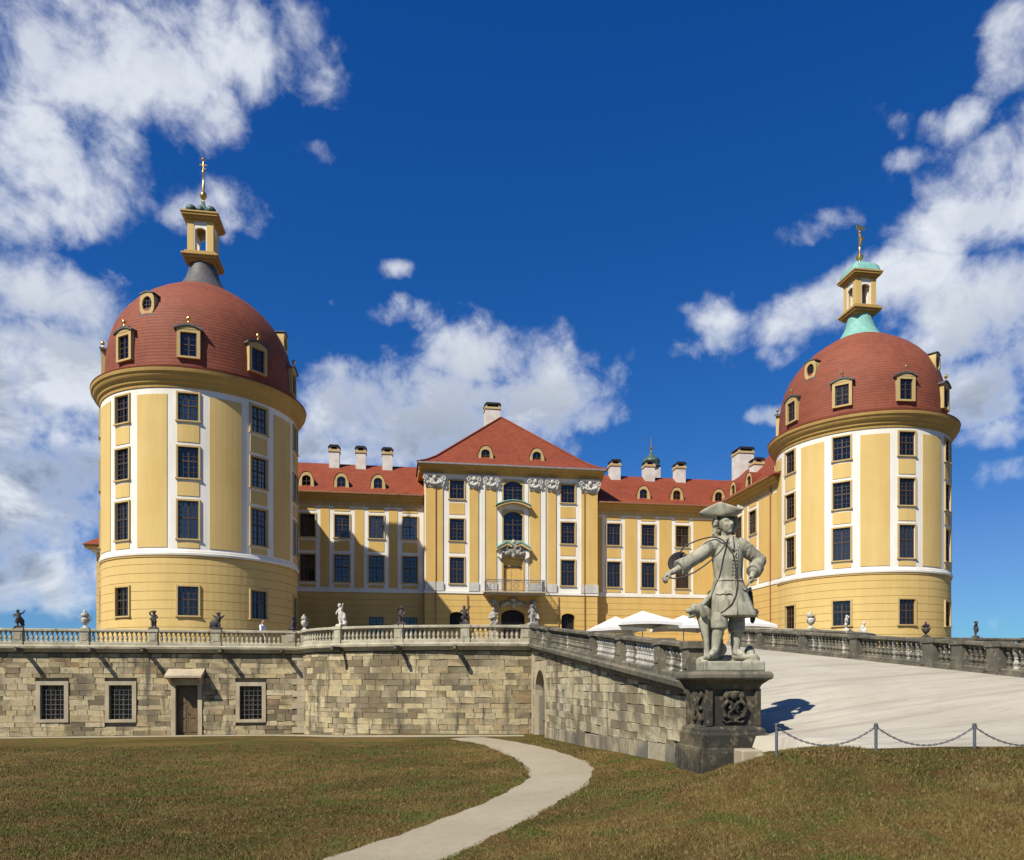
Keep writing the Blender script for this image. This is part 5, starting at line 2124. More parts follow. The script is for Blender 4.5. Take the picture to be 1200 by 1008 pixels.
# portal with carved consoles below the balcony
MB().prism([(PC - 1.05, hz(5.75))] + [(PC - 1.05 * math.cos(PI * i / 12), hz(5.75) + .6 * math.sin(PI * i / 12)) for i in range(13)] + [(PC + 1.05, hz(6.36)), (PC - 1.05, hz(6.36))], 'y', RD - .08, RD + .4).build('portal_arch', 'plaster_ochre', pv)
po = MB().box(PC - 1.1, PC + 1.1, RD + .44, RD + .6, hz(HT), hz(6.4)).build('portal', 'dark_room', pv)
for s_ in (-1, 1):
    MB().box(PC + s_ * .5 - .48, PC + s_ * .5 + .48, RD + .36, RD + .43, hz(HT), hz(5.3)).build('door_leaf', 'timber_dark', po)
for s_ in (-1, 1):
    q = MB()
    x = PC + s_ * 1.75
    q.box(x - .32, x + .32, RD - .55, RD, hz(HT), hz(4.6))
    q.box(x - .40, x + .40, RD - .62, RD, hz(4.601), hz(4.75))
    q.build('portal_pier', 'sandstone_trim', pv)
    g = MB()
    g.limb((x, RD - .45, hz(4.75)), .22, (x, RD - .5, hz(5.5)), .27)
    g.limb((x - .3, RD - .5, hz(5.9)), .13, (x + .3, RD - .5, hz(5.9)), .13)
    g.limb((x, RD - .5, hz(5.5)), .28, (x, RD - .5, hz(5.9)), .26)
    g.ell((x, RD - .62, hz(6.3)), (.17, .18, .22))
    g.limb((x - s_ * .32, RD - .5, hz(5.9)), .1, (x - s_ * .45, RD - .6, hz(6.4)), .09)
    g.limb((x - s_ * .45, RD - .6, hz(6.4)), .09, (x - s_ * .2, RD - .75, hz(6.75)), .08)
    g.limb((x + s_ * .32, RD - .5, hz(5.9)), .1, (x + s_ * .4, RD - .75, hz(5.5)), .09)
    g.limb((x + s_ * .4, RD - .75, hz(5.5)), .09, (x, RD - .8, hz(5.6)), .08)
    for i in range(6):
        g.ell((x - .28 + .11 * i, RD - .62, hz(5.0 + .13 * (i % 3))), (.12, .12, .2))
    g.ell((x, RD - .4, hz(6.9)), (.36, .4, .34))
    remesh(g, 'carved_figure', 'ornament_stone', .045, 2, pv, (-PC, -RD, -ZT))
kz = MB()
for (x, z, a, b) in ((0, 6.75, .3, .36), (-.5, 6.9, .3, .22), (.5, 6.9, .3, .22), (-.95, 6.75, .25, .25), (.95, 6.75, .25, .25), (0, 7.2, .35, .2)):
    kz.ell((PC + x, RD - .25, hz(z)), (a, .25, b), 10, 7)
remesh(kz, 'keystone', 'ornament_stone', .05, 1, pv, (-PC, -RD, -ZT))
for b in (-4.9, 4.9):
    a0_, a1_ = PC + b - .6, PC + b + .6
    MB().prism([(a0_, hz(5.75))] + [(PC + b - .6 * math.cos(PI * i / 10), hz(5.75) + .33 * math.sin(PI * i / 10)) for i in range(11)] + [(a1_, hz(6.12)), (a0_, hz(6.12))], 'y', RD - .06, RD + .4).build('cellar_window', 'plaster_yellow', pv)
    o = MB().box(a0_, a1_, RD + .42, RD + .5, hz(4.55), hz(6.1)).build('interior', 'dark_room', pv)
    g = MB()
    for i in range(1, 6):
        x = a0_ + 1.2 * i / 6
        g.box(x - .02, x + .02, RD + .2, RD + .24, hz(4.6), hz(6.05))
    g.build('grille', 'iron', pv)
for (u_, hh_) in ((PL + .95, 17.9), (PR - 1.2, 17.9), (PC - 4.0, 7.6), (PC + 4.0, 7.6)):
    MB().tube([(u_, RD - .16, hz(hh_)), (u_, RD - .16, hz(HT))], .035, 8).build('downpipe', 'pipe_brown', pv)

# the fronts are washed a warmer yellow than the towers
for rt_ in (lw, rwg, pv, sw):
    for ch_ in rt_.children_recursive:
        if ch_.type == 'MESH' and ch_.data.materials and ch_.data.materials[0] == MATS['plaster_yellow']:
            ch_.data.materials[0] = MATS['plaster_orange']

# roof turret behind the east wing
tv = WD + 9.0
tu = u_of_pix(763, tv)[0]
tt = cthing('roof_turret', 'small white turret with dark onion cap and gilt spire behind the chimneys', 'turret', tu, tv, hz(16))
top = zpix(763, 513, tv) - E
MB().box(tu - .75, tu + .75, tv - .75, tv + .75, hz(16.0), hz(top - 3.2)).build('body', 'chimney_white', tt)
MB().lathe([(.95, hz(top - 3.2)), (1.02, hz(top - 3.0)), (.8, hz(top - 2.85)), (.92, hz(top - 2.55)), (.8, hz(top - 2.2)), (.42, hz(top - 1.95)), (.22, hz(top - 1.7)), (.1, hz(top - 1.5))], 16, (tu, tv, 0)).build('onion_cap', 'copper_dark', tt, smooth='all')
MB().lathe([(.09, hz(top - 1.6)), (.05, hz(top - 1.3)), (.16, hz(top - 1.15)), (.16, hz(top - 1.0)), (.05, hz(top - .9)), (.03, hz(top))], 8, (tu, tv, 0)).build('spire', 'gilt', tt, smooth=True)

# ------------------------------------------------------------------ pedestal
def bevel(o, w=.02, seg=2):
    m = o.modifiers.new('bevel', 'BEVEL')
    m.width = w
    m.segments = seg
    m.limit_method = 'ANGLE'
    return o


PU, PVv = 19.32, -39.80
ped = cthing('statue_pedestal', 'dark weathered stone pedestal with carved panels at the foot of the ramp', 'pedestal', PU, PVv, E - 2.3)


def pbox(name, hw, h0, h1, mat='pedestal_stone', bw=.02, parent=None):
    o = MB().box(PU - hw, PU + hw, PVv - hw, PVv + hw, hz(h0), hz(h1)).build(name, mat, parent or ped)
    return bevel(o, bw)


def psq(name, prof, mat='pedestal_stone'):
    mb = MB()
    k = 0
    for (hw, h) in prof:
        mb.v += [(PU - hw, PVv - hw, hz(h)), (PU + hw, PVv - hw, hz(h)), (PU + hw, PVv + hw, hz(h)), (PU - hw, PVv + hw, hz(h))]
    for i in range(len(prof) - 1):
        for j in range(4):
            a, b = i * 4 + j, i * 4 + (j + 1) % 4
            mb.f.append((a, b, b + 4, a + 4))
    n = len(prof) * 4
    mb.f += [(3, 2, 1, 0), (n - 4, n - 3, n - 2, n - 1)]
    return bevel(mb.build(name, mat, ped), .008, 1)


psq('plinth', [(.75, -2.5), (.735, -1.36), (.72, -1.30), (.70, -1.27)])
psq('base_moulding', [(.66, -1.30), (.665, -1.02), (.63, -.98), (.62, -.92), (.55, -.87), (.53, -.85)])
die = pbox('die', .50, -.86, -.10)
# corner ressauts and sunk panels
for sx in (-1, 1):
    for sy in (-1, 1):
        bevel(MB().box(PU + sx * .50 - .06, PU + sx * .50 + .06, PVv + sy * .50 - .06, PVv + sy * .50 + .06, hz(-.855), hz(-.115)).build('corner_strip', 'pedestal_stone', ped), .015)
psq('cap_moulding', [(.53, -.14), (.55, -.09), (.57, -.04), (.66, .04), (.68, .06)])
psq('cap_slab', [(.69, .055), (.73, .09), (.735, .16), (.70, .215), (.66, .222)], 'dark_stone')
for (ax, nm) in (('f', 'front'), ('l', 'side')):
    q = MB()

    def T_(a, h, d):
        return (PU + a, PVv - .50 - d, hz(h)) if ax == 'f' else (PU - .50 - d, PVv + a, hz(h))
    if ax == 'f':
        for s_ in (-1, 1):
            q.tube([T_(s_ * .03, -.72, .02), T_(s_ * .20, -.66, .05), T_(s_ * .25, -.48, .05), T_(s_ * .14, -.36, .06), T_(s_ * .05, -.42, .05), T_(s_ * .10, -.52, .04)], [.025, .045, .05, .045, .04, .03], 7)
            q.tube([T_(s_ * .10, -.60, .02), T_(s_ * .0, -.50, .05), T_(-s_ * .08, -.36, .04)], .028, 7)
            q.ell(T_(s_ * .16, -.27, .03), (.07, .06, .07))
            q.tube([T_(s_ * .02, -.76, .02), T_(s_ * .16, -.79, .03), T_(s_ * .24, -.72, .02)], .03, 7)
        q.ell(T_(0, -.26, .04), (.08, .06, .09))
        q.tube([T_(-.2, -.21, .03), T_(0, -.19, .05), T_(.2, -.21, .03)], .03, 7)
        for i in range(5):
            q.ell(T_(-.16 + .08 * i, -.165, .04), .03, 6, 5)
    else:
        for i, (a, h) in enumerate(((-.18, -.25), (-.05, -.33), (.08, -.26), (.16, -.40), (-.02, -.48), (-.16, -.52), (.10, -.58), (-.08, -.66), (.14, -.72), (-.18, -.74))):
            q.ell(T_(a, h, .02), (.07, .075, .055) if i % 2 else (.06, .06, .08))
        q.tube([T_(-.22, -.2, .03), T_(.0, -.5, .06), T_(.22, -.78, .03)], .035, 7)
        q.tube([T_(.22, -.2, .03), T_(.0, -.5, .06), T_(-.22, -.78, .03)], .035, 7)
    remesh(q, 'carved_relief', 'pedestal_stone', .016, 1, ped, (-PU, -PVv, 2.3 - E))

# ------------------------------------------------------------------ the huntsman
PX = 57.7


def sx(px):
    return (px - 848) / PX


def sz(py):
    return (773 - py) / PX


def sp_(px, py, y=0.0):
    return (sx(px), y, sz(py))


P0 = W(PU, PVv)
ST = thing('hunter_statue', 'grey stone huntsman in tricorne and long coat, one arm stretched out, hound beside him', 'statue', (P0.x + .06, P0.y - .02, hz(.22)))
SB = .235                     # top of the statue's own plinth


def spart(mb, name, vox=.018, sm=3, mat='statue_stone'):
    return remesh(mb, name, mat, vox, sm, ST, (0, 0, SB))


# rough base block
b = MB()
b.box(-.56, .64, -.50, .50, -.235, -.03)
b.ell((.50, -.12, .02), (.16, .16, .12))
b.ell((-.30, .25, .0), (.28, .2, .10))
b.ell((.1, .3, .0), (.35, .18, .12))
b.ell((.56, .25, .10), (.11, .2, .22))
spart(b, 'base', .022, 1)


def loft(mb, rows, n=28, fold=None):
    """closed stack of ellipses (x, y, z, rx, ry)"""
    k = len(mb.v)
    for (cx_, cy_, z, rx, ry) in rows:
        for j in range(n):
            a = 2 * PI * j / n
            q = fold(a, z) if fold else 1.0
            mb.v.append((cx_ + rx * q * math.sin(a), cy_ - ry * q * math.cos(a), z))
    for i in range(len(rows) - 1):
        for j in range(n):
            mb.f.append((k + i * n + j, k + i * n + (j + 1) % n, k + (i + 1) * n + (j + 1) % n, k + (i + 1) * n + j))
    mb.f.append(tuple(k + j for j in range(n))[::-1])
    mb.f.append(tuple(k + (len(rows) - 1) * n + j for j in range(n)))
    return mb


# body: head, neck, hands, legs, shoes as one surface
b = MB()
hx, hy, hzz = sx(847.5), -.06, sz(614.5)
fd = Vector((.42, -.90, .10)).normalized()           # the way he looks
rt = Vector((fd.y, -fd.x, 0)).normalized() * -1
upv = Vector((0, 0, 1))


def hp(f, r, u):
    return tuple(Vector((hx, hy, hzz)) + fd * f + rt * r + upv * u)


b.ell(hp(-.02, 0, .03), (.150, .165, .19), 14, 10)
b.ell(hp(.05, 0, -.06), (.115, .12, .15), 12, 9)
b.limb(hp(.135, 0, .045), .022, hp(.185, 0, -.035), .032, 8)          # nose
b.ell(hp(.16, 0, -.055), (.04, .035, .022), 8, 6)
for s_ in (-1, 1):
    b.limb(hp(.135, s_ * .03, .065), .022, hp(.105, s_ * .105, .06), .022, 8)   # brow
    b.ell(hp(.125, s_ * .052, .025), .022, 8, 6)                        # eye
    b.ell(hp(.105, s_ * .075, -.045), (.045, .045, .04), 8, 6)           # cheek
b.limb(hp(.145, -.045, -.098), .017, hp(.145, .045, -.098), .017, 8)  # lips
b.limb(hp(.138, -.035, -.128), .018, hp(.138, .035, -.128), .018, 8)
b.ell(hp(.115, 0, -.175), (.05, .05, .045), 8, 6)                      # chin
b.limb((sx(848), -.01, sz(630)), .105, (sx(848), -.04, sz(619)), .095)
body_parts = b
# stretched arm's hand
hw_ = Vector(sp_(781, 672.5, -.30))
hd = Vector((-.86, -.18, -.48)).normalized()
b.limb(sp_(792, 667, -.27), .075, tuple(hw_), .062)
b.ell(tuple(hw_ + hd * .09), (.085, .06, .055), 10, 7, rot=hd.to_track_quat('X', 'Z').to_matrix())
side = Vector((0, -1, 0)) - hd * Vector((0, -1, 0)).dot(hd)
side.normalize()
dn = hd.cross(side).normalized()
if dn.z > 0:
    dn = -dn
for i, (o_, ln_) in enumerate(((-.055, .10), (-.018, .12), (.02, .115), (.055, .09))):
    a = hw_ + hd * .14 + side * o_
    m1 = a + hd * ln_ * .55 + dn * .015
    m2 = m1 + hd * ln_ * .22 + dn * .06
    m3 = m2 - hd * ln_ * .15 + dn * .055
    b.limb(tuple(a), .024, tuple(m1), .022, 7)
    b.limb(tuple(m1), .022, tuple(m2), .020, 7)
    b.limb(tuple(m2), .020, tuple(m3), .017, 7)
a = hw_ + hd * .05 + side * .06
b.limb(tuple(a), .028, tuple(a + hd * .06 + side * .04 + dn * .04), .024, 7)
b.limb(tuple(a + hd * .06 + side * .04 + dn * .04), .024, tuple(a + hd * .12 + side * .02 + dn * .08), .019, 7)
# hand on the hip
hw2 = Vector(sp_(875, 676, -.20))
b.limb(sp_(879, 669, -.16), .07, tuple(hw2), .06)
b.ell(tuple(hw2 + Vector((-.02, -.03, -.07))), (.05, .075, .085), 10, 7)
for i in range(4):
    a = hw2 + Vector((-.05 + .005 * i, -.085 + .045 * i, -.10))
    b.limb(tuple(a), .023, tuple(a + Vector((-.045, -.01, -.055))), .021, 7)
    b.limb(tuple(a + Vector((-.045, -.01, -.055))), .021, tuple(a + Vector((-.05, .02, -.11))), .017, 7)
b.limb(tuple(hw2 + Vector((0, -.07, -.02))), .026, tuple(hw2 + Vector((-.08, -.11, -.03))), .02, 7)
# trunk and arms under the coat, so the figure is one piece
b.limb(sp_(848, 632, 0), .12, sp_(851, 690, 0), .17)
b.limb(sp_(842, 700, .0), .17, sp_(857, 700, .0), .17)
b.limb(sp_(836, 637, -.02), .11, sp_(866, 638, 0), .11)
b.limb(sp_(836, 637, -.02), .11, sp_(808.5, 656, -.12), .09)
b.limb(sp_(808.5, 656, -.12), .09, sp_(792, 667, -.27), .072)
b.limb(sp_(866, 638, 0), .11, sp_(889.5, 656.5, .06), .09)
b.limb(sp_(889.5, 656.5, .06), .09, sp_(879, 669, -.16), .068)
# legs
for (hip, kn, an_, toe, kb) in (((842, 702, .0), (838.5, 733, -.16), (833.5, 762, -.14), (821, 770.5, -.42), 0), ((857, 702, .0), (862, 735, .02), (860.5, 763, .06), (872, 770, -.20), 0)):
    hip, kn, an_, toe = (sp_(*q) for q in (hip, kn, an_, toe))
    b.limb(hip, .19, kn, .125)
    cal = Vector(kn).lerp(Vector(an_), .38) + Vector((0, .03, 0))
    b.limb(kn, .118, tuple(cal), .118)
    b.limb(tuple(cal), .118, an_, .078)
    hl = Vector(an_) + Vector((0, .05, -.09))
    b.limb(tuple(hl), .07, toe, .055)
    b.limb(an_, .08, tuple((Vector(an_) + Vector(toe)) / 2 + Vector((0, 0, .0))), .068)
    b.limb(tuple(hl + Vector((0, .01, -.02))), .06, tuple(hl + Vector((0, .01, -.05))), .055)
    b.ell(tuple(Vector(an_).lerp(Vector(toe), .42) + Vector((0, 0, .045))), (.06, .05, .03), 8, 6)
spart(b, 'body', .015, 2)
# turned-down boot tops
for (x, y, yy) in ((838.5, 728, -.14), (861, 731, .02)):
    q = MB()
    c_ = sp_(x, y, yy)
    loft(q, [(c_[0], c_[1], c_[2] - .16, .145, .145), (c_[0], c_[1], c_[2] - .13, .168, .165), (c_[0], c_[1], c_[2] + .02, .17, .17), (c_[0] + .02, c_[1] + .03, c_[2] + .16, .155, .16), (c_[0] + .02, c_[1] + .03, c_[2] + .19, .12, .12)], 24)
    spart(q, 'boot_top', .018, 1)

# coat: torso, skirt, sleeves
b = MB()
rows = [(sx(848.5), .0, sz(627), .11, .10), (sx(849), .0, sz(631), .25, .15), (sx(850), .0, sz(636), .325, .19), (sx(850), -.01, sz(645), .335, .235), (sx(850), -.02, sz(656), .315, .245), (sx(850.5), -.01, sz(668), .295, .225), (sx(851), .0, sz(677), .29, .215), (sx(851), .0, sz(682), .305, .225)]
loft(b, rows, 30)


def folds(a, z):
    k = max(0, (sz(684) - z)) / .8
    f = abs(math.sin(a)) ** .7
    return 1 + k * (.055 * math.sin(a * 8 + .6) + .03 * math.sin(a * 15 + 2)) * f


rows = [(sx(851), .0, sz(679), .295, .22), (sx(851.5), .0, sz(686), .335, .255), (sx(853), -.01, sz(698), .375, .30), (sx(855.5), -.02, sz(710), .42, .345), (sx(857.5), -.02, sz(719), .455, .375), (sx(858), -.02, sz(722.5), .462, .38), (sx(858), -.02, sz(722.6), .40, .32)]
loft(b, rows, 60, folds)
# sleeves
b.limb(sp_(836, 637, -.02), .165, sp_(808.5, 656, -.12), .135, 14)
b.limb(sp_(812, 653.5, -.11), .14, sp_(795, 664.5, -.24), .135, 14)
b.limb(sp_(866, 638, .0), .155, sp_(889.5, 656.5, .06), .13, 14)
b.limb(sp_(889, 656, .06), .135, sp_(880, 668, -.13), .13, 14)
for i in range(7):      # creases round the sleeves
    t = .25 + i * .12
    c_ = Vector(sp_(836, 637, -.02)).lerp(Vector(sp_(808.5, 656, -.12)), t)
    ax_ = Vector((-.475, -.1, -.33)).normalized()
    o1 = ax_.orthogonal().normalized()
    o2 = ax_.cross(o1)
    b.tube([tuple(c_ + (o1 * math.cos(q) + o2 * math.sin(q)) * (.152 - .004 * i) + ax_ * .05 * math.sin(q * 2 + i)) for q in [i * .9 + .35 * j for j in range(10)]], [.008 + .010 * math.sin(PI * j / 9) for j in range(10)], 6)
    c_ = Vector(sp_(866, 638, 0)).lerp(Vector(sp_(889.5, 656.5, .06)), t)
    ax_ = Vector((.4, .06, -.32)).normalized()
    o1 = ax_.orthogonal().normalized()
    o2 = ax_.cross(o1)
    b.tube([tuple(c_ + (o1 * math.cos(q) + o2 * math.sin(q)) * (.146 - .003 * i) + ax_ * .05 * math.sin(q * 2 + i)) for q in [i * 1.1 + .35 * j for j in range(10)]], [.008 + .010 * math.sin(PI * j / 9) for j in range(10)], 6)
spart(b, 'coat', .016, 2)
# deep cuffs
for (a, c_, r0, r1) in ((sp_(801, 661, -.195), sp_(789.5, 667.5, -.275), .150, .168), (sp_(884.5, 663.5, -.03), sp_(877.5, 671, -.15), .15, .16)):
    q = MB()
    a, c_ = Vector(a), Vector(c_)
    t = (c_ - a)
    q.tube([a, a + t * .1, a + t * .9, c_, c_ - t * .05], [r0 - .02, r0, r1, r1 - .015, r1 - .05], 22)
    spart(q, 'cuff', .015, 1)
# front edges, buttons, pockets, belt
ed = MB()


def on_front(px, py, d=.0):
    """point on the coat's front at a pixel column/row (ellipse rows above)"""
    z = sz(py)
    tab = [(627, 848.5, .11, .10, 0), (636, 850, .325, .19, 0), (645, 850, .335, .235, -.01), (656, 850, .315, .245, -.02), (668, 850.5, .295, .225, -.01), (679, 851, .295, .22, 0), (686, 851.5, .335, .255, 0), (698, 853, .375, .30, -.01), (710, 855.5, .42, .345, -.02), (722.5, 858, .462, .38, -.02)]
    for (p0, p1) in zip(tab, tab[1:]):
        if p0[0] <= py <= p1[0]:
            t = (py - p0[0]) / (p1[0] - p0[0])
            c_, rx, ry, cy_ = [p0[i] + (p1[i] - p0[i]) * t for i in (1, 2, 3, 4)]
            x = sx(px)
            q = max(-.98, min(.98, (x - sx(c_)) / rx))
            return (x, cy_ - ry * math.sqrt(1 - q * q) - d, z)
    return (sx(px), -.2, z)


for pts in ([(846, 629), (848, 640), (851, 652), (854, 664), (854.5, 678), (854.5, 690), (855, 704), (855.5, 722)],
            [(858, 630), (857.5, 640), (858, 652), (857, 664), (856, 678)],
            [(862, 632), (860, 641), (856, 650), (853, 655)], [(842, 631), (845, 640), (849, 648), (853, 655)]):
    ed.tube([on_front(x, y, .004) for (x, y) in pts], .013, 7)
ed.tube([on_front(x, 680.5, .006) for x in range(836, 868, 3)], .018, 7)
ed.build('coat_edging', 'statue_stone', ST, off=(0, 0, -SB), smooth='all')
bt = MB()
for i in range(9):
    y = 646 + i * 3.9
    bt.ell(on_front(855.6 + (.4 if i < 5 else -.4), y, .012), .015, 7, 5)
    if 2 < i < 8:
        bt.ell(on_front(851.8, y, .012), .013, 7, 5)
bt.build('coat_buttons', 'statue_stone', ST, off=(0, 0, -SB), smooth='all')
for (x0, x1, yy) in ((834, 850, 696), (863.5, 877, 691)):
    fl_ = MB()
    n = 8
    for i in range(n):
        xa, xb = x0 + (x1 - x0) * i / n, x0 + (x1 - x0) * (i + 1) / n
        wv = lambda t: 1.6 * abs(math.sin(PI * 2.5 * (t - x0) / (x1 - x0)))
        A1, B1 = on_front(xa, yy - 3, .02), on_front(xb, yy - 3, .02)
        A2, B2 = on_front(xa, yy + wv(xa), .035), on_front(xb, yy + wv(xb), .035)
        back = lambda p_: (p_[0], p_[1] + .05, p_[2])
        fl_.add([A1, B1, B2, A2, back(A1), back(B1), back(B2), back(A2)], [(0, 1, 2, 3), (4, 7, 6, 5), (0, 4, 5, 1), (3, 2, 6, 7)])
    fl_.build('pocket_flap', 'statue_stone', ST, off=(0, 0, -SB))
# horn cord across the coat
MB().tube([on_front(x, y, .02) for (x, y) in ((846, 634), (850, 642), (852.5, 652), (855, 664), (857.5, 676), (857, 688), (854, 700), (849, 709), (842, 716), (838, 719))], .012, 8).build('cord', 'bronze_stone', ST, off=(0, 0, -SB), smooth='all')
# cravat and collar
q = MB()
for i in range(4):
    q.limb(on_front(851.5 - .4 * i, 629 + 4 * i, .02), .05 - .004 * i, on_front(852, 633 + 4 * i, .025), .045 - .004 * i, 8)
spart(q, 'cravat', .016, 1)

# hair: full-bottomed curls
q = MB()
rnd = random.Random(5)
hc = Vector((hx, hy, hzz))
for i in range(90):
    s_ = -1 if i % 2 else 1
    t = rnd.random()
    up_ = .12 - t * (.34 if s_ < 0 else .26)
    c_ = hc + fd * rnd.uniform(-.20, -.07) + rt * (s_ * rnd.uniform(.125, .175)) + upv * up_
    q.ell(tuple(c_), (rnd.uniform(.028, .046),) * 3, 8, 6)
for i in range(24):
    c_ = hc - fd * rnd.uniform(.13, .2) + rt * rnd.uniform(-.16, .16) + upv * rnd.uniform(-.24, .12)
    q.ell(tuple(c_), (rnd.uniform(.05, .075),) * 3, 8, 6)
for i in range(8):
    t = i / 7
    q.ell(tuple(hc + rt * (-.175 - .02 * math.sin(i * 2)) + fd * (-.08 - .08 * t) + upv * (.06 - .40 * t)), .058 - .012 * t, 8, 6)
for i in range(22):
    t = (i % 8) / 7
    q.ell(sp_(857.3 + 1.6 * math.sin(i * 1.7) + 1.2 * math.sin(PI * t), 606.5 + 17 * t, -.03 + .07 * math.cos(i * 2.1)), .036 + .012 * math.sin(i), 8, 6)
spart(q, 'hair', .012, 0)

# tricorne
q = MB()
hcx, hcy, hcz = sx(845), -.04, sz(603)
n, m = 72, 8
phi0 = PI                     # one corner points to his right
ring_top, ring_bot = [], []
grid = []
for i in range(m + 1):
    t = i / m
    rowv = []
    for j in range(n):
        a = 2 * PI * j / n
        c3 = (1 + math.cos(3 * (a - phi0))) / 2
        r = .17 + t * (.085 + .20 * c3 ** 1.4)
        z = t ** 1.25 * (.235 * (1 - c3) ** .8) + .07 * t * t * c3 - .03 - .03 * math.sin(PI * t)
        pull = 1.0
        rowv.append((hcx + r * pull * 1.10 * math.cos(a), hcy + r * pull * math.sin(a), hcz + z))
    grid.append(rowv)
k = len(q.v)
for th_ in (0, -.028):
    for rowv in grid:
        q.v += [(x, y, z + th_) for (x, y, z) in rowv]
S_ = (m + 1) * n
for i in range(m):
    for j in range(n):
        a, b2, c2, d2 = k + i * n + j, k + i * n + (j + 1) % n, k + (i + 1) * n + (j + 1) % n, k + (i + 1) * n + j
        q.f += [(a, b2, c2, d2), (S_ + d2, S_ + c2, S_ + b2, S_ + a)]
for j in range(n):
    e, e2 = k + m * n + j, k + m * n + (j + 1) % n
    q.f.append((e, e2, S_ + e2, S_ + e))
    e, e2 = k + j, k + (j + 1) % n
    q.f.append((e2, e, S_ + e, S_ + e2))
q.build('hat_brim', 'statue_stone', ST, off=(0, 0, -SB), smooth='all')
q = MB()
loft(q, [(hcx, hcy, hcz - .06, .16, .17), (hcx, hcy, hcz - .0, .185, .19), (hcx, hcy, hcz + .08, .185, .185), (hcx, hcy, hcz + .14, .16, .16), (hcx, hcy, hcz + .165, .09, .09)], 26)
spart(q, 'hat_crown', .018, 1)

# hunting horn: a wide hoop of tube over shoulder and hand, with a flared bell
q = MB()
q.tube(catmull([sp_(776, 679, -.40), sp_(784, 680.5, -.42), sp_(794, 678.5, -.42), sp_(806, 673, -.42), sp_(820, 663.5, -.40), sp_(833, 652, -.36), sp_(842, 642, -.28), sp_(848, 633, -.16), sp_(851, 628, -.02)], 6), .015, 8)
q.tube(catmull([sp_(794, 649, .0), sp_(797.5, 641.5, -.08), sp_(807, 636.5, -.14), sp_(819, 632.5, -.18), sp_(830, 630.8, -.19), sp_(838, 633, -.22), sp_(844, 638.5, -.255), sp_(849, 647, -.29)], 6), .015, 8)
q.build('horn_tube', 'bronze_stone', ST, off=(0, 0, -SB), smooth='all')
q = MB()
bc = Vector(sp_(792.5, 658, -.02))
bd_ = Vector((-.32, -.90, .28)).normalized()
tail = Vector(sp_(812, 645, .06))
prof = [(0, .21), (.015, .225), (.05, .17), (.10, .115), (.18, .07), (.28, .045), (.36, .03)]
pts, rs = [], []
for (t, r) in prof:
    pts.append(bc - bd_ * t * .9 + (tail - bc) * (t / .36) ** 2 * .9)
    rs.append(r)
q.tube(pts, rs, 26, caps=False)
q.tube([bc + bd_ * .002, bc - bd_ * .05, bc - bd_ * .12, bc - bd_ * .22], [.205, .13, .07, .03], 26, caps=False)
q.build('horn_bell', 'bronze_stone', ST, off=(0, 0, -SB), smooth='all')

# hanger (short sword) at his left hip
q = MB()
q.limb(sp_(877, 694, .02), .05, sp_(882, 722, .12), .045)
q.limb(sp_(881, 718, .05), .065, sp_(880, 727, .03), .05)
q.limb(sp_(876, 716, -.02), .03, sp_(884, 718, .1), .03)
q.ell(sp_(882, 716.5, .0), (.085, .06, .075))
spart(q, 'sword', .016, 1, 'bronze_stone')

# hound sitting up beside his leg
q = MB()
q.limb(sp_(838, 752, .28), .21, sp_(829, 728, .16), .19)
q.limb(sp_(829, 728, .16), .195, sp_(822.5, 717, .06), .165)
q.limb(sp_(822.5, 719, .04), .15, sp_(817, 714, -.02), .12)
q.ell(sp_(813.5, 713, -.05), (.125, .105, .115))
q.ell(sp_(811, 710.5, -.07), (.09, .085, .07))
q.limb(sp_(809.5, 714, -.07), .082, sp_(802.5, 716, -.13), .058)
q.ell(sp_(800.8, 715, -.14), (.038, .04, .034))
q.limb(sp_(810.5, 719.5, -.05), .055, sp_(804, 723, -.11), .036)
q.limb(sp_(816, 709, -.14), .045, sp_(820, 722, -.17), .065)
q.limb(sp_(816, 709, .06), .045, sp_(820, 721, .10), .06)
for d_ in (-.12, .0):
    q.ell(sp_(808.5, 710.5, d_), .026, 7, 5)
for (x0, y0, x1, y1, x2, y2, d) in ((822, 726, 824, 745, 826.5, 768, -.02), (827, 728, 832, 748, 832.5, 768, .16)):
    q.limb(sp_(x0, y0, d), .115, sp_(x1, y1, d - .03), .07)
    q.limb(sp_(x1, y1, d - .03), .068, sp_(x2, y2, d - .02), .048)
    q.limb(sp_(x2, y2 + 1.5, d - .02), .055, sp_(x2 - 4, y2 + 2.5, d - .07), .045)
q.ell(sp_(840, 760, .12), (.2, .15, .17))
q.limb(sp_(838, 768, .02), .06, sp_(831, 770.5, -.06), .05)
q.limb(sp_(846, 767, .4), .05, sp_(856, 768, .5), .03)
spart(q, 'hound', .017, 2)
# coat tail that falls behind the hound
q = MB()
for i in range(6):
    t = i / 5
    q.limb(sp_(838 - 3 * t, 690 + 3 * t, .02 + .06 * i), .07, sp_(819 + 3.5 * i, 712 + 5 * t, .10 + .05 * i), .075)
spart(q, 'coat_tail', .02, 2)

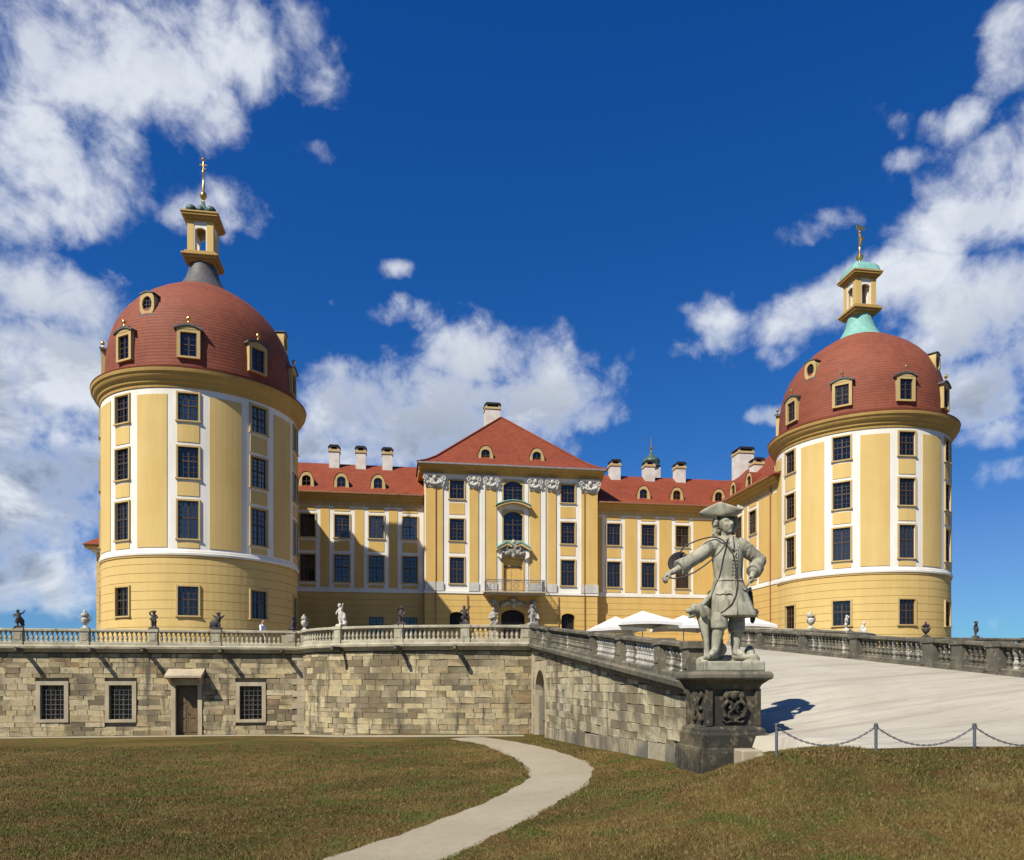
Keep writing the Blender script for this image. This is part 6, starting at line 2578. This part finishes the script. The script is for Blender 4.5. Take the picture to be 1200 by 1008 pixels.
# ------------------------------------------------------------------ sculpture on the balustrades
def figure(kind):
    q = MB()
    if kind == 'putto':
        q.limb((-.08, 0, .06), .06, (-.07, 0, .28), .075)
        q.limb((.09, .03, .06), .06, (.06, 0, .28), .075)
        q.limb((-.07, 0, .28), .085, (-.05, 0, .46), .10)
        q.limb((.06, 0, .28), .085, (.05, 0, .46), .10)
        q.limb((0, 0, .46), .135, (.01, -.01, .66), .13)
        q.limb((-.11, 0, .70), .06, (.12, 0, .71), .06)
        q.ell((.02, -.03, .88), (.095, .10, .115))
        q.limb((.13, 0, .70), .05, (.22, -.06, .58), .045)
        q.limb((.22, -.06, .58), .045, (.12, -.14, .52), .04)
        q.limb((-.13, 0, .70), .05, (-.22, -.04, .82), .045)
        q.limb((-.22, -.04, .82), .045, (-.12, -.08, .92), .04)
        for i in range(6):
            q.ell((-.12 + .05 * i, -.10 + .02 * (i % 2), .50 - .03 * i), (.07, .06, .09))
        for i in range(9):
            q.ell((.02 + .09 * math.cos(i * .75), .0 + .08 * math.sin(i * .75), .93 + .02 * (i % 2)), .04, 7, 5)
        q.box(-.2, .2, -.16, .16, 0, .05)
    elif kind == 'dancer':
        q.limb((-.05, 0, .06), .055, (-.1, 0, .3), .07)
        q.limb((.14, .05, .10), .05, (.05, .02, .3), .07)
        q.limb((-.1, 0, .3), .085, (-.03, 0, .5), .11)
        q.limb((.05, .02, .3), .085, (.03, 0, .5), .11)
        q.limb((0, 0, .5), .125, (-.04, 0, .68), .12)
        q.limb((-.15, 0, .72), .055, (.07, 0, .74), .055)
        q.ell((-.06, -.03, .89), (.09, .095, .11))
        q.limb((-.15, 0, .72), .05, (-.27, -.02, .64), .045)
        q.limb((-.27, -.02, .64), .045, (-.2, -.12, .52), .04)
        q.limb((.08, 0, .73), .05, (.2, -.05, .8), .045)
        q.limb((.2, -.05, .8), .045, (.27, -.08, .93), .04)
        for i in range(7):
            q.ell((-.15 + .06 * i, .04, .42 - .035 * abs(i - 3)), (.07, .08, .12))
        q.limb((.12, .08, .5), .07, (.2, .1, .1), .09)
        q.box(-.2, .24, -.16, .16, 0, .05)
    elif kind == 'crouching':
        q.limb((-.1, 0, .12), .12, (.18, 0, .16), .14)
        q.limb((.18, 0, .18), .15, (.02, -.02, .52), .13)
        q.limb((-.12, -.1, .08), .07, (-.18, -.08, .34), .06)
        q.limb((-.18, -.08, .34), .06, (.02, -.04, .5), .055)
        q.ell((-.03, -.05, .72), (.11, .11, .12))
        q.limb((.14, 0, .55), .06, (.3, -.05, .42), .05)
        q.limb((.3, -.05, .42), .05, (.22, -.1, .25), .05)
        for i in range(6):
            q.ell((-.1 + .07 * i, .05, .24 + .05 * (i % 3)), .09)
        q.box(-.3, .34, -.2, .2, 0, .05)
    elif kind == 'winged':
        q.ell((-.12, 0, .26), (.30, .2, .26))
        q.limb((-.02, 0, .35), .2, (.12, 0, .62), .14)
        q.limb((.12, 0, .62), .12, (.10, -.02, .82), .08)
        q.ell((.10, -.03, .88), (.10, .1, .09))
        for s_ in (-1, 1):
            q.limb((.10, 0, .62), .09, (.10 + s_ * .22, 0, .70), .06)
            q.limb((.10 + s_ * .22, 0, .70), .06, (.10 + s_ * .34, 0, .80), .025)
            q.limb((.05, 0, .8), .05, (.10 + s_ * .15, 0, .97), .02)
        q.limb((.12, -.08, .3), .09, (.2, -.12, .06), .06)
        q.limb((-.3, -.05, .2), .1, (-.36, 0, .05), .08)
        q.box(-.4, .32, -.2, .2, 0, .05)
    return remesh(q, 'sculpture_' + kind, 'pale_stone', .026, 2, None, None)


FIG = {k: figure(k) for k in ('putto', 'dancer', 'crouching', 'winged')}


def figmesh(kind, mat):
    key = kind + mat
    if key not in FIG:
        me = FIG[kind].copy()
        me.materials.clear()
        me.materials.append(MATS[mat])
        FIG[key] = me
    return FIG[key]


def sculpture(line, px, kind, mat, hgt, label, rot=0.0, z=None):
    q = line.near_pixel(px, RAILZ)
    P, t = line.at(q)
    base = RAILZ + .02 + line.dz(P.x, P.y) if z is None else z
    o = thing('garden_sculpture', label, 'sculpture', W(P.x, P.y, base), math.atan2(t.y, t.x) + TH + rot, 'stone sculptures along the terrace balustrade')
    inst('figure', figmesh(kind, mat), o, (0, 0, .06), (0, 0, 0), (hgt,) * 3)
    pb = MB().box(-.2, .2, -.17, .17, -.01, .07)
    inst('block', pb.mesh('block', mat), o)


def urn(line, px, mat, hgt, label, flowers):
    q = line.near_pixel(px, RAILZ)
    P, t = line.at(q)
    base = RAILZ + .02 + line.dz(P.x, P.y)
    o = thing('garden_urn', label, 'urn', W(P.x, P.y, base), math.atan2(t.y, t.x) + TH, 'stone urns along the terrace balustrade')
    b_ = MB().box(-.17, .17, -.17, .17, -.01, .06)
    b_.lathe([(.14, .06), (.13, .10), (.06, .15), (.07, .22), (.15, .27), (.20, .38), (.21, .50), (.15, .56), (.14, .62), (.22, .66), (.23, .70), (.10, .70)], 18)
    b_.build('vase', mat, o, off=(0, 0, 0), smooth=True)
    for s_ in (-1, 1):
        MB().tube([(s_ * .19, 0, .40), (s_ * .29, 0, .47), (s_ * .30, 0, .58), (s_ * .20, 0, .62)], .025, 7).build('handle', mat, o, off=(0, 0, 0), smooth='all')
    f_ = MB()
    rn = random.Random(int(px))
    for i in range(flowers):
        a = rn.uniform(0, 2 * PI)
        r = rn.uniform(0, .15)
        f_.ell((r * math.cos(a), r * math.sin(a), .72 + rn.uniform(0, .22) * (1 - r / .2)), rn.uniform(.05, .085), 8, 6)
    if flowers < 8:
        f_.lathe([(.16, .70), (.12, .76), (.05, .82), (.07, .88), (.02, .96)], 12)
    remesh(f_, 'carved_flowers', mat, .022, 1, o)
    o.scale = (hgt / .95,) * 3


sculpture(bwl, 23, 'dancer', 'bronze_stone', .82, 'dark putto statue at the pier beyond the urn, above the first barred window', .4)
urn(bwl, 101, 'pale_stone', .86, 'pale stone urn with carved flowers and handles against the sky', 14)
sculpture(bwl, 181, 'putto', 'bronze_stone', .86, 'dark brown putto statue above the wall door', 0)
sculpture(bwl, 255, 'winged', 'bronze_stone', .84, 'black winged crouching sculpture in front of the tower window', 0)
sculpture(bwl, 343, 'crouching', 'bronze_stone', .82, 'dark sculpture beside the pale urn at the wall corner', 1.2)
urn(bl, 356.5, 'pale_stone', .80, 'pale stone urn with leaning carved top at the corner of the bastion', 9)
sculpture(bl, 399.5, 'dancer', 'pale_stone', 1.02, 'white putto statue on the curved bastion balustrade', -.3)
sculpture(bl, 470, 'putto', 'bronze_stone', .80, 'dark statue before the cellar window of the shaded wing', .5)
sculpture(bl, 545, 'dancer', 'bronze_stone', .80, 'dark statue on the bastion balustrade in front of the pavilion', .2)
sculpture(rl, 623.5, 'putto', 'ornament_stone', .86, 'grey carved putto on the corner pier where the ramp parapet begins', -1.2)
urn(blR, 950, 'pale_stone', .86, 'pale stone urn beyond the ramp in front of the tower door', 10)
sculpture(blR, 992, 'dancer', 'pale_stone', .72, 'white putto statue beyond the ramp under a tower window', .3)
sculpture(blR, 1011, 'crouching', 'pale_stone', .92, 'white reclining figure beyond the ramp beside a putto', .2)
urn(elb, 1085, 'bronze_stone', .88, 'blackened urn at the edge of the green-capped tower', 5)
sculpture(elb, 1143, 'putto', 'bronze_stone', .90, 'dark statue standing alone against the sky east of the tower', .8)

# ------------------------------------------------------------------ parasols
for i, (px, py, v_, hw__, lab) in enumerate(((721, 722.5, -1.5, 1.75, 'small white parasol at the pavilion end of the terrace cafe'), (753, 716, -2.0, 2.15, 'largest white square parasol on the terrace, its peak above the others'), (801, 721, -1.0, 1.9, 'white parasol half hidden behind the stone hound'), (868, 719, -1.2, 1.9, 'white parasol seen under the huntsman coat hem'))):
    u_, Z_ = u_of_pix(px, v_)
    ht = zpix(px, py, v_) - ZT
    o = cthing('parasol', lab, 'parasol', u_, v_, ZT, 'white parasols on the terrace')
    can = MB()
    n = 8
    tp_ = (u_, v_, ZT + ht)
    rim = []
    for j in range(4):
        for k in range(n):
            t = k / n
            c0, c1 = [((-1, -1), (1, -1), (1, 1), (-1, 1))[(j + d) % 4] for d in (0, 1)]
            x, y = c0[0] + (c1[0] - c0[0]) * t, c0[1] + (c1[1] - c0[1]) * t
            sag = .10 * math.sin(PI * t)
            rim.append((x, y, sag))
    for j in range(len(rim)):
        (xa, ya, sa_), (xb, yb, sb_) = rim[j], rim[(j + 1) % len(rim)]
        a1 = (u_ + xa * hw__, v_ + ya * hw__, ZT + ht - .95 + sa_)
        b1 = (u_ + xb * hw__, v_ + yb * hw__, ZT + ht - .95 + sb_)
        am = (u_ + xa * hw__ * .5, v_ + ya * hw__ * .5, ZT + ht - .48 + sa_ * .3)
        bm_ = (u_ + xb * hw__ * .5, v_ + yb * hw__ * .5, ZT + ht - .48 + sb_ * .3)
        can.f.append((len(can.v), len(can.v) + 1, len(can.v) + 2))
        can.v += [am, bm_, tp_]
        can.quad(a1, b1, bm_, am)
        can.quad((a1[0], a1[1], a1[2] - .22), (b1[0], b1[1], b1[2] - .22), b1, a1)
    can.build('canopy', 'parasol_cloth', o, fix=False)
    MB().tube([(u_, v_, ZT), (u_, v_, ZT + ht - .02)], .04, 10).build('pole', 'aluminium', o)
    MB().box(u_ - .4, u_ + .4, v_ - .4, v_ + .4, ZT + .003, ZT + .1).build('foot', 'coping_stone', o)
    for (x, y) in ((-1, -1), (1, -1), (1, 1), (-1, 1)):
        MB().tube([(u_, v_, ZT + ht - .06), (u_ + x * hw__ * .98, v_ + y * hw__ * .98, ZT + ht - 1.0)], .015, 6).build('rib', 'aluminium', o)

# ------------------------------------------------------------------ visitor on the terrace
vu, vZ = u_of_pix(307.5, -11.0)
vp = W(vu, -11.0, ZT)
man = thing('person', 'person in pale blue shirt and dark trousers walking behind the balustrade', 'person', vp, R(75))
q = MB()
q.ell((0, -.02, 1.60), (.075, .095, .115), 12, 9)
q.limb((0, 0, 1.40), .055, (0, -.01, 1.52), .05)
q.ell((0, -.12, 1.59), (.018, .025, .025), 6, 5)
for s_ in (-1, 1):
    q.limb((s_ * .27, -.03 + s_ * .07, 1.08), .04, (s_ * .27, -.10 + s_ * .16, .84), .032)
    q.ell((s_ * .27, -.12 + s_ * .18, .76), (.03, .045, .07), 8, 6)
    for k in range(4):
        q.limb((s_ * .27, -.15 + s_ * .18 + .02 * k, .735), .014, (s_ * .265, -.15 + s_ * .18 + .02 * k, .65), .009, 6)
    q.limb((s_ * .26, -.14 + s_ * .18, .78), .016, (s_ * .25, -.17 + s_ * .18, .72), .014, 6)
    q.limb((s_ * .1, s_ * .1, .14), .05, (s_ * .1, s_ * .16, .06), .05)
    q.limb((s_ * .1, s_ * .18, .05), .045, (s_ * .1, s_ * .18 - .17, .04), .04)
q.limb((0, 0, 1.0), .12, (0, 0, 1.35), .12)
q.limb((-.17, 0, 1.37), .055, (.17, 0, 1.37), .055)
for s_ in (-1, 1):
    q.limb((s_ * .08, 0, .9), .07, (s_ * .1, s_ * .1, .12), .045)
    q.limb((s_ * .17, 0, 1.36), .045, (s_ * .27, -.03 + s_ * .07, 1.08), .04)
remesh(q, 'body', 'skin', .012, 2, man)
q = MB()
loft(q, [(0, 0, .88, .165, .12), (0, 0, 1.0, .17, .125), (0, 0, 1.25, .20, .13), (0, 0, 1.38, .19, .11), (0, 0, 1.44, .09, .075)], 20)
for s_ in (-1, 1):
    q.limb((s_ * .17, 0, 1.37), .075, (s_ * .25, -.02 + s_ * .05, 1.14), .065)
remesh(q, 'shirt', 'shirt', .015, 1, man)
q = MB()
for s_ in (-1, 1):
    q.limb((s_ * .08, 0, .9), .105, (s_ * .095, s_ * .06 - .03, .5), .082)
    q.limb((s_ * .095, s_ * .06 - .03, .5), .08, (s_ * .1, s_ * .12, .13), .062)
q.limb((-.06, 0, .93), .12, (.06, 0, .93), .12)
remesh(q, 'trousers', 'trousers', .015, 1, man)
q = MB()
q.ell((0, .015, 1.645), (.086, .10, .09), 12, 8)
remesh(q, 'hair', 'hair_dark', .012, 1, man)

# ------------------------------------------------------------------ chain barrier along the grass edge
POSTS = []
for i, px in enumerate((910, 1026.5, 1142, 1258, 1374)):
    Y = 11.28
    X = (px - CX) / F * Y
    z0 = max(gz(X, Y), 0) - .03
    top_ = E - (847.5 - HY) / F * Y
    lab = ('slim dark barrier post beside the pedestal shadow', 'slim dark barrier post between two sagging chains', 'slim dark barrier post at the far end of the chain', 'slim barrier post outside the picture', 'slim barrier post outside the picture, last')[i]
    o = thing('barrier_post', ('slim dark barrier post next to the pedestal shadow', 'second slim dark barrier post counted from the pedestal', 'third slim dark barrier post counted from the pedestal', 'fourth slim dark barrier post counted from the pedestal', 'fifth slim dark barrier post counted from the pedestal')[i], 'post', (X, Y, z0), 0, 'chain posts at the ramp foot')
    MB().lathe([(.022, 0), (.022, top_ - z0 - .035), (.027, top_ - z0 - .03), (.027, top_ - z0 - .005), (.012, top_ - z0)], 12).build('shaft', 'iron_grey', o, off=(0, 0, 0), smooth=True)
    MB().tube([(.033 * math.cos(t), 0, top_ - z0 - .05 + .018 * math.sin(t)) for t in [2 * PI * j / 12 for j in range(13)]], .006, 6).build('eye', 'iron', o, off=(0, 0, 0), smooth='all')
    POSTS.append((X, Y, top_ - .05))


def chain(a, b, sag, label):
    a, b = Vector(a), Vector(b)
    mid = (a + b) / 2
    o = thing('barrier_chain', label, 'chain', (mid.x, mid.y, min(a.z, b.z) - sag), 0, 'chains at the ramp foot')
    org = Vector(o.location)
    n = 34
    pts = [a.lerp(b, i / n) - Vector((0, 0, sag * 4 * (i / n) * (1 - i / n))) for i in range(n + 1)]
    mb = MB()
    for i in range(n):
        c = (pts[i] + pts[i + 1]) / 2 - org
        t = (pts[i + 1] - pts[i])
        L_ = t.length * .70
        t.normalize()
        s_ = Vector((0, 1, 0)) if i % 2 else t.cross(Vector((0, 1, 0)))
        lp = [tuple(c + t * L_ * math.cos(q_) + s_ * .0105 * math.sin(q_)) for q_ in [2 * PI * j / 10 for j in range(11)]]
        mb.tube(lp, .0065, 5, caps=False)
    lo = mb.build('links', 'iron_grey', o, off=(0, 0, 0), smooth='all')
    lo['kind'] = 'stuff'


for i in range(4):
    chain(POSTS[i], POSTS[i + 1], .275, ('sagging chain between the first and second barrier posts from the pedestal', 'sagging chain between the second and third barrier posts', 'sagging chain between the third and fourth barrier posts', 'sagging chain between the fourth and fifth barrier posts')[i])
# worn kerb block in the turf at the pedestal's foot
Pk = Vector((876 - CX, F, 0)) / F * 13.85
kb = thing('kerb_block', 'broken pale stone block half sunk in the turf against the pedestal', 'stone block', (Pk.x, Pk.y, gz(Pk.x, Pk.y)), .1)
b = MB()
b.box(-.16, .20, -.16, .25, -.2, .24)
b.ell((.18, -.05, .1), (.12, .15, .13))
remesh(b, 'block', 'sandstone_trim', .022, 1, kb)


# ------------------------------------------------------------------ grass
def make_grass(N=520000, seed=3):
    rs = np.random.RandomState(seed)
    # more blades where the ground is near the viewer
    Y = 1.0 / rs.uniform(1 / 30.0, 1 / 5.2, N)
    X = Y * rs.uniform(-.76, .76, N)
    ok = ~in_path(X, Y)
    u = (X - LX) * CU + (Y - LY) * SU
    v = -(X - LX) * SU + (Y - LY) * CU
    ok &= ~((Y > 11.36 + rs.normal(0, .05, N)) & (u > 19.75))
    ok &= ~((u > RU0 - .35) & (v > -40.6))
    ok &= ~((v > FLAT_V - 1.1))
    ok &= ~((((u - 18.86) / (ARC_A + .8)) ** 2 + ((v - FLAT_V) / (ARC_B + .8)) ** 2 < 1) & (u < 19.5))
    ok &= ~((abs(u - PU) < .78) & (abs(v - PVv) < .78))
    X, Y = X[ok], Y[ok]
    n = len(X)
    Z = ground_z(X, Y)
    ph = rs.uniform(0, 2 * PI, n)
    # tufts: taller in patches
    patch = .5 + .5 * np.sin(X * 2.1 + 1.3 * np.sin(Y * 1.7)) * np.sin(Y * 2.7 + X * .8)
    h = rs.uniform(.012, .034, n) * (.75 + .8 * patch) * np.clip(.75 + Y / 26, .8, 1.6)
    w = rs.uniform(.0022, .0048, n) * np.clip(Y / 7.0, 1, 3.2)
    lean = rs.uniform(.2, 1.3, n) * h
    la = rs.uniform(0, 2 * PI, n)
    V = np.empty((n, 3, 3))
    V[:, 0] = np.stack([X - w * np.cos(ph), Y - w * np.sin(ph), Z - .004], 1)
    V[:, 1] = np.stack([X + w * np.cos(ph), Y + w * np.sin(ph), Z - .004], 1)
    V[:, 2] = np.stack([X + lean * np.cos(la), Y + lean * np.sin(la), Z + h], 1)
    me = bpy.data.meshes.new('grass')
    me.vertices.add(n * 3)
    me.vertices.foreach_set('co', V.reshape(-1))
    me.loops.add(n * 3)
    me.loops.foreach_set('vertex_index', np.arange(n * 3, dtype=np.int32))
    me.polygons.add(n)
    me.polygons.foreach_set('loop_start', np.arange(0, n * 3, 3, dtype=np.int32))
    me.polygons.foreach_set('loop_total', np.full(n, 3, dtype=np.int32))
    me.update(calc_edges=True)
    me.materials.append(MATS['grass_blades'])
    o = link(bpy.data.objects.new('grass', me))
    props(o, 'short dry grass blades covering the lawn', 'grass', kind='stuff')


make_grass()
